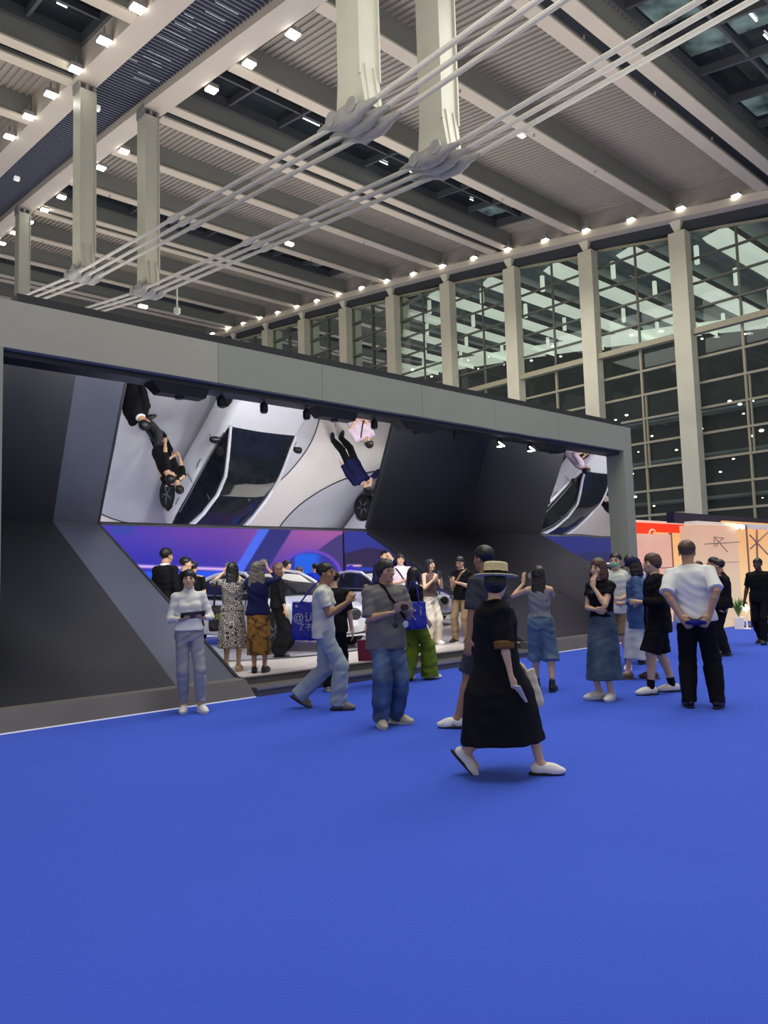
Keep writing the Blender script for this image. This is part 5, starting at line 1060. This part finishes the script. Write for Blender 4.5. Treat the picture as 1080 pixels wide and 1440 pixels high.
# ------------------------------------------------------------------ cars
m_cars = mat('car_silver', srgb(222, 224, 230), .2, metal=.12, var=.02, coat=.8); m_cglass = mat('car_glass', (.010, .013, .018), .05, var=.3, spec=.35); m_tyre = mat('tyre', srgb(24, 24, 26), .8); m_rim = mat('rim', srgb(150, 152, 158), .3, metal=.8)
m_plast = mat('car_black', srgb(16, 16, 18), .35); m_red = mat('tail_red', srgb(170, 16, 20), .3, emit=.3); m_head = mat('headlight', srgb(60, 66, 76), .1); m_drl = mat('running_light', (1, 1, 1), emit=3)
def smax(a, b, k): h = np.clip(.5-.5*(b-a)/k, 0, 1); return b*(1-h)+a*h+k*h*(1-h)
def make_car(loc, rz, label):
    e = empty('car', loc, rz); h = .024
    f = Field((-1.05, -2.6, .08), (1.05, 2.55, 1.1), h); x, y, z = np.abs(f.ax[0])[:, None, None], f.ax[1][None, :, None], f.ax[2][None, None, :]
    zt = np.interp(f.ax[1], [-2.55, -2.35, -2.0, -1.2, 0, .9, 1.3, 1.9, 2.25, 2.45], [.86, 1.0, 1.01, .97, .94, .96, .93, .84, .74, .62])[None, :, None]
    W = .925*(1-np.abs(y/2.78)**5.5)*(1-.09*((z-.58)/.45)**2); W = W+.018*np.exp(-((y-1.52)/.42)**2)+.02*np.exp(-((y+1.42)/.45)**2)
    zb = np.interp(f.ax[1], [-2.55, -2.2, -1.9, 1.95, 2.45], [.36, .26, .2, .2, .24])[None, :, None]
    crown = zt-.05*(x/.9)**2*1.2
    d = smax(smax(x-W, z-crown, .12), zb-z, .05); d = smax(d, np.abs(y+.04)-2.46+.10*(x/.9)**2+.10*((z-.5)/.4)**2, .12); f.D = d.astype(np.float32)
    for yy in (1.52, -1.42):
        dd = np.sqrt((y-yy)**2+(z-.33)**2)-.375; dd = np.maximum(dd, .60-x); f.D = np.maximum(f.D, -dd).astype(np.float32)
    # side feature line
    sobj('car_body', f, m_cars, e)
    f = Field((-1.0, -2.4, .85), (1.0, 1.3, 1.52), h); x, y, z = np.abs(f.ax[0])[:, None, None], f.ax[1][None, :, None], f.ax[2][None, None, :]
    rf = np.interp(f.ax[1], [-2.35, -2.15, -1.5, -.9, -.3, .05, .3, .65, 1.05, 1.2], [.90, 1.0, 1.22, 1.37, 1.425, 1.42, 1.37, 1.2, .97, .88])[None, :, None]
    Wc = (.86-.46*np.maximum(z-.92, 0))*(1-.5*np.abs((y+.5)/2.6)**4); d = smax(smax(x-Wc, z-rf+.04*(x/.7)**2, .06), .88-z, .01); f.D = d.astype(np.float32); sobj('glasshouse', f, m_cglass, e)
    for s in (1, -1):
        q = MB(); pts = [(.79*s, 1.12, .93), (.745*s, .86, 1.06), (.69*s, .52, 1.24), (.635*s, .2, 1.375), (.605*s, -.3, 1.418), (.615*s, -.9, 1.36), (.655*s, -1.5, 1.22), (.70*s, -2.05, 1.03)]; q.tube(pts, [.028, .034, .036, .038, .04, .046, .06, .07], 8); q.build('roof_rail', m_cars, e, True)
        q = MB(); q.tube([(.872*s, .95, .955), (.885*s, 0, .965), (.87*s, -1.3, .99)], .012, 6); q.build('window_trim', m_rim, e, True)
        q = MB(); q.tube([(.76*s, -.35, .99), (.665*s, -.5, 1.36)], .022, 6); q.build('door_pillar', m_plast, e, True)
        for yy in (.05, -1.05):
            q = MB(); q.tube([(.925*s, yy, .80), (.945*s, yy-.06, .805), (.925*s, yy-.2, .81)], .014, 6); q.build('door_handle', m_rim, e, True)
        q = MB(); q.tube([(.9*s, .62, .5), (.93*s, .62, .7), (.90*s, .62, .9)], .006, 5); q.tube([(.9*s, -.5, .5), (.93*s, -.5, .7), (.90*s, -.5, .9)], .006, 5); q.build('door_seam', m_plast, e)
        f = Field((.8*s-.25, .6, .9), (.8*s+.35, 1.05, 1.15), .012); f.ell((1.0*s, .78, 1.0), (.13, .075, .07), .01); f.cone((.84*s, .82, .94), (.95*s, .8, .97), .022, .02, .02); sobj('wing_mirror', f, m_plast, e)
        f = Field((min(.3*s, 1.0*s), 1.9, .5), (max(.3*s, 1.0*s), 2.6, .85), .012); f.ell((.66*s, 2.30, .685), (.19, .12, .038), .01, rotm(-.42*s)); o = sobj('headlight', f, m_head, e)
        q = MB(); q.tube([(.52*s, 2.425, .675), (.66*s, 2.375, .68), (.80*s, 2.27, .69)], .008, 6); q.build('running_light', m_drl, o, True)
        f = Field((min(.3*s, 1.0*s), -2.65, .7), (max(.3*s, 1.0*s), -2.0, 1.0), .012); f.ell((.68*s, -2.38, .86), (.2, .10, .035), .01, rotm(.38*s)); sobj('tail_light', f, m_red, e)
        f = Field((min(.0, .4*s)-.05, 2.2, .4), (max(.0, .4*s)+.05, 2.6, .85), .012); f.ell((.19*s, 2.385, .60), (.155, .06, .115), .01); o = sobj('kidney_grille', f, m_plast, e)
        q = MB()
        for t in np.linspace(-.12, .12, 7): q.tube([(.19*s+t, 2.44, .53), (.19*s+t, 2.44, .67)], .006, 5)
        q.build('grille_bar', m_rim, o)
        f = Field((min(.3*s, 1.0*s), 2.0, .2), (max(.3*s, 1.0*s), 2.6, .6), .014); f.ell((.62*s, 2.33, .36), (.16, .08, .055), .02, rotm(-.35*s)); sobj('air_intake', f, m_plast, e)
        for yy, nm in ((1.52, 'f'), (-1.42, 'r')):
            w = empty('wheel', (.80*s, yy, .335)); w.parent = e
            q = MB(); q.lathe((0, 0, 0), [(.25, -.11), (.32, -.12), (.34, -.08), (.34, .08), (.32, .12), (.25, .11)], 32, 'x'); q.build('tyre', m_tyre, w, True)
            q = MB(); q.lathe((.07*s if s > 0 else -.07-.02, 0, 0), [(.255, -.0), (.255, .02), (.235, .02)], 32, 'x')
            for k in range(5):
                for dk in (-.14, .14):
                    a = 2*PI*k/5+dk; b = 2*PI*k/5+dk*.5; q.tube([(.10*s, .05*math.cos(b), .05*math.sin(b)), (.095*s, .24*math.cos(a), .24*math.sin(a))], .017, 6)
            q.lathe((.08*s, 0, 0), [(.055, 0), (.05, .03*s)], 16, 'x'); q.build('rim', m_rim, w)
    q = MB(); q.box(-.55, .55, 2.28, 2.36, .26, .36); q.build('lower_grille', m_plast, e)
    q = MB(); q.box(-.62, .62, 2.34, 2.42, .225, .25); q.build('splitter', m_cars, e)
    q = MB(); q.box(-.23, .23, 2.435, 2.452, .40, .50); q.build('number_plate', mat('plate', srgb(220, 222, 226), .4), e)
    q = MB(); q.lathe((0, 2.39, .80), [(.035, 0), (.035, .012)], 16, 'y'); q.build('hood_badge', m_rim, e)
    f = Field((-.7, -.25, 1.0), (.7, .75, 1.5), .03)
    tag(e, label, 'car'); return e
CA = make_car((8.5, 12.85, ST+.01), PI+.02, 'silver saloon car with black glass roof on the stage turntable')
CB = copy_tree(CA); CB.location = (14.0, 15.9, ST+.01); CB.rotation_euler = (0, 0, PI+.03); tag(CB, 'second silver car, mostly hidden beyond the dark sloping panel', 'car')
# ------------------------------------------------------------------ lit booths on the right
def backlit(name, stops, strength=.8):
    m = bpy.data.materials.new(name); m.use_nodes = True; nt = m.node_tree; N = nt.nodes; L = nt.links; b = N['Principled BSDF']; tc = N.new('ShaderNodeTexCoord'); mp = N.new('ShaderNodeSeparateXYZ'); L.new(tc.outputs['Generated'], mp.inputs[0])
    no = N.new('ShaderNodeTexNoise'); no.inputs['Scale'].default_value = 1.6; L.new(tc.outputs['Generated'], no.inputs['Vector'])
    ad = N.new('ShaderNodeMath'); ad.operation = 'MULTIPLY_ADD'; ad.inputs[1].default_value = .7; L.new(mp.outputs['Z'], ad.inputs[0]); mu = N.new('ShaderNodeMath'); mu.operation = 'MULTIPLY'; mu.inputs[1].default_value = .4; L.new(no.outputs['Fac'], mu.inputs[0]); L.new(mu.outputs[0], ad.inputs[2])
    rp = N.new('ShaderNodeValToRGB'); cr = rp.color_ramp
    while len(cr.elements) < len(stops): cr.elements.new(.5)
    for el, (p, c) in zip(cr.elements, stops): el.position = p; el.color = (*c, 1)
    L.new(ad.outputs[0], rp.inputs['Fac']); b.inputs['Base Color'].default_value = (.12, .09, .07, 1); L.new(rp.outputs['Color'], b.inputs['Emission Color']); b.inputs['Emission Strength'].default_value = strength; b.inputs['Roughness'].default_value = .7; return m
m_pinkp = backlit('fabric_pink', [(0, srgb(236, 190, 160)), (.4, srgb(238, 196, 176)), (.8, srgb(240, 176, 166)), (1, srgb(244, 214, 180))], .76)
m_creamp = backlit('fabric_cream', [(0, srgb(240, 208, 170)), (.5, srgb(238, 210, 182)), (.85, srgb(238, 186, 158)), (1, srgb(240, 196, 150))], .76)
m_orangep = backlit('fabric_orange', [(0, srgb(245, 200, 160)), (.5, srgb(245, 205, 150)), (1, srgb(236, 160, 90))], .95)
m_redf = mat('fascia_red', srgb(225, 52, 24), .5, emit=.55); m_whf = mat('booth_white', srgb(236, 226, 214), .6, emit=.25); m_pole = mat('booth_pole', srgb(150, 110, 96), .5); m_glow = mat('glow_lamp', (1, .86, .6), emit=14)
m_line = mat('outline_grey', srgb(176, 150, 128), .6)
# booth A
yA = 10.7; x0 = at_y(891, 800, yA)[0]; x1 = 24.5; zt = 2.45
e = empty('exhibition_booth', (x0, yA, 0)); o_ = -Vector(e.location)
def bx(nm, b, m, ee=None): o = box_obj(nm, b, m, ee or e); o.location = -Vector((ee or e).location); return o
xm = at_y(946, 800, yA)[0]
bx('fabric_panel', (x0, xm, yA, yA+.06, 0, zt), m_pinkp); bx('fabric_panel', (xm+.04, x1, yA+.5, yA+.56, 0, zt+.1), m_orangep); bx('frame_post', (xm, xm+.05, yA-.02, yA+.06, 0, zt+.05), m_pole)
bx('red_fascia', (x0+.5, x1, yA+.9, yA+1.0, 2.42, 2.86), m_redf); bx('roof_sheet', (x0+.1, x1, yA+1.05, yA+2.5, 2.8, 2.95), m_whf); bx('side_panel', (x0-.06, x0, yA+.6, yA+2.5, 0, 2.6), m_pinkp)
for zz in (1.5, .8): bx('shelf_rail', (x0, x1, yA-.03, yA, zz, zz+.025), m_pole)
q = MB(); pc = at_y(918, 752, yA+.88); q.tube([(pc[0]+.22*math.cos(t), yA+.88, pc[2]-.06+.22*math.sin(t)) for t in np.linspace(.1, PI-.1, 15)], .02, 6); o = q.build('round_logo', m_whf, e); o.location = o_
tag(e, 'pink lit booth with red fascia behind the standing visitors', 'booth')
# booth B
yB = 8.55; xa = at_y(989, 800, yB)[0]; xb = at_y(1040, 800, yB)[0]; hB = at_y(989, 738, yB)[2]
e = empty('exhibition_booth', (xa, yB, 0)); o_ = -Vector(e.location)
bx('fabric_panel', (xa, xb, yB, yB+.06, 0, hB), m_creamp); bx('side_panel', (xa-.06, xa, yB, yB+.5, 0, hB), m_creamp)
bx('curtain', (xb+.35, 24, yB+.5, yB+.56, 0, hB+.2), m_orangep); bx('light_strip', (xb+.02, xb+.12, yB+.3, yB+.36, 0, hB-.05), mat('warm_strip', srgb(255, 226, 170), emit=1.6)); bx('top_beam', (xa, 24, yB+.1, yB+.4, hB+.0, hB+.1), m_whf); bx('dark_header', (xa-.1, 24, yB+.6, yB+.8, hB+.1, hB+.35), mat('header_navy', srgb(38, 34, 62), .6))
q = MB(); g3 = lambda x, y: tuple(at_y(x, y, yB-.012))
for a, b in (((1004, 755), (1019, 757)), ((1004, 755), (1005, 769)), ((1006, 757), (1023, 776)), ((1007, 768), (1010, 764)), ((1016, 758), (1012, 761))): q.tube([g3(*a), g3(*b)], .012, 6)
o = q.build('arrow_outline', m_line, e); o.location = o_
q = MB(); q.tube([g3(991, 765), g3(1040, 762)], .014, 6); q.tube([g3(993, 792), g3(1040, 790)], .008, 6); o = q.build('crossbar', m_line, e); o.location = o_
q = MB(); g4 = lambda x, y: tuple(at_y(x, y, yB+.45)); q.tube([g4(1054, 752), g4(1080, 780)], .02, 6); q.tube([g4(1080, 748), g4(1055, 772)], .02, 6); q.tube([g4(1064, 745), g4(1066, 860)], .03, 6); o = q.build('cross_brace', m_line, e); o.location = o_
tag(e, 'cream and orange lit booth with an outlined arrow at the right edge', 'booth')
p = at_z(1059, 881); e = empty('barrier_pole', tuple(p)); q = MB(); q.tube([(0, 0, .7), (0, 0, hB)], .022, 8); q.build('upper_tube', m_pole, e, True); q = MB(); q.tube([(0, 0, .02), (0, 0, .85)], .045, 10); q.build('lower_sleeve', m_bs, e, True); q = MB(); q.lathe((0, 0, 0), [(.24, 0), (.24, .02), (.05, .03)], 20); q.build('base_plate', m_bs, e); tag(e, 'tall pole with black lower sleeve and round base before the booth', 'pole')
for (x, y, yy, lb) in ((972, 749, yA-.1, 'bright lamp at the top of the pink booth'), (1036, 741, yB-.1, 'left one of the two bright lamps on the cream booth'), (1044, 741, yB-.1, 'right one of the two bright lamps on the cream booth')):
    p = at_y(x, y, yy); e = empty('booth_lamp', tuple(p)); q = MB(); q.lathe((0, 0, 0), [(.03, -.05), (.055, -.02), (.05, .03), (.02, .05)], 12); q.build('bulb', m_glow, e, True); q = MB(); q.tube([(0, 0, .04), (0, .1, .08)], .01, 6); q.build('arm', m_whf, e); tag(e, lb, 'lamp')
p = at_z(1042, 884)+V3(0, -.15, 0); e = empty('planter_lamp', tuple(p)); q = MB(); q.tube([(0, 0, 0), (0, 0, .42)], .02, 6); q.lathe((0, 0, 0), [(.09, 0), (.08, .02)], 12); q.build('stand', m_whf, e); f = Field((-.15, -.15, .38), (.15, .15, .65), .012); f.ell((0, 0, .5), (.075, .075, .075), .01); sobj('globe', f, m_glow, e); tag(e, 'glowing globe lamp low beside the pole of the cream booth', 'lamp')
p = at_z(1028, 884)+V3(0, -.2, 0); e = empty('potted_plant', tuple(p)); q = MB(); q.lathe((0, 0, 0), [(.10, 0), (.13, .28), (.11, .28)], 14); q.build('pot', m_whf, e, True)
q = MB(); r2 = random.Random(5)
for i in range(46):
    a = r2.uniform(0, 2*PI); t = r2.uniform(.1, .9); L_ = r2.uniform(.3, .6); c_, s_ = math.cos(a), math.sin(a); w = .03
    p0 = V3(0, 0, .27); p1 = V3(c_*L_*.3*t, s_*L_*.3*t, .27+L_*.6); p2 = V3(c_*L_*.7*t, s_*L_*.7*t, .27+L_*.85); n_ = V3(-s_, c_, 0)*w
    q.add([p0-n_*.3, p0+n_*.3, p1+n_, p1-n_, p2], [(0, 1, 2, 3), (3, 2, 4)])
q.build('foliage', mat('leaf_green', srgb(110, 140, 70), .6), e); tag(e, 'small green potted plant in front of the cream booth', 'plant')
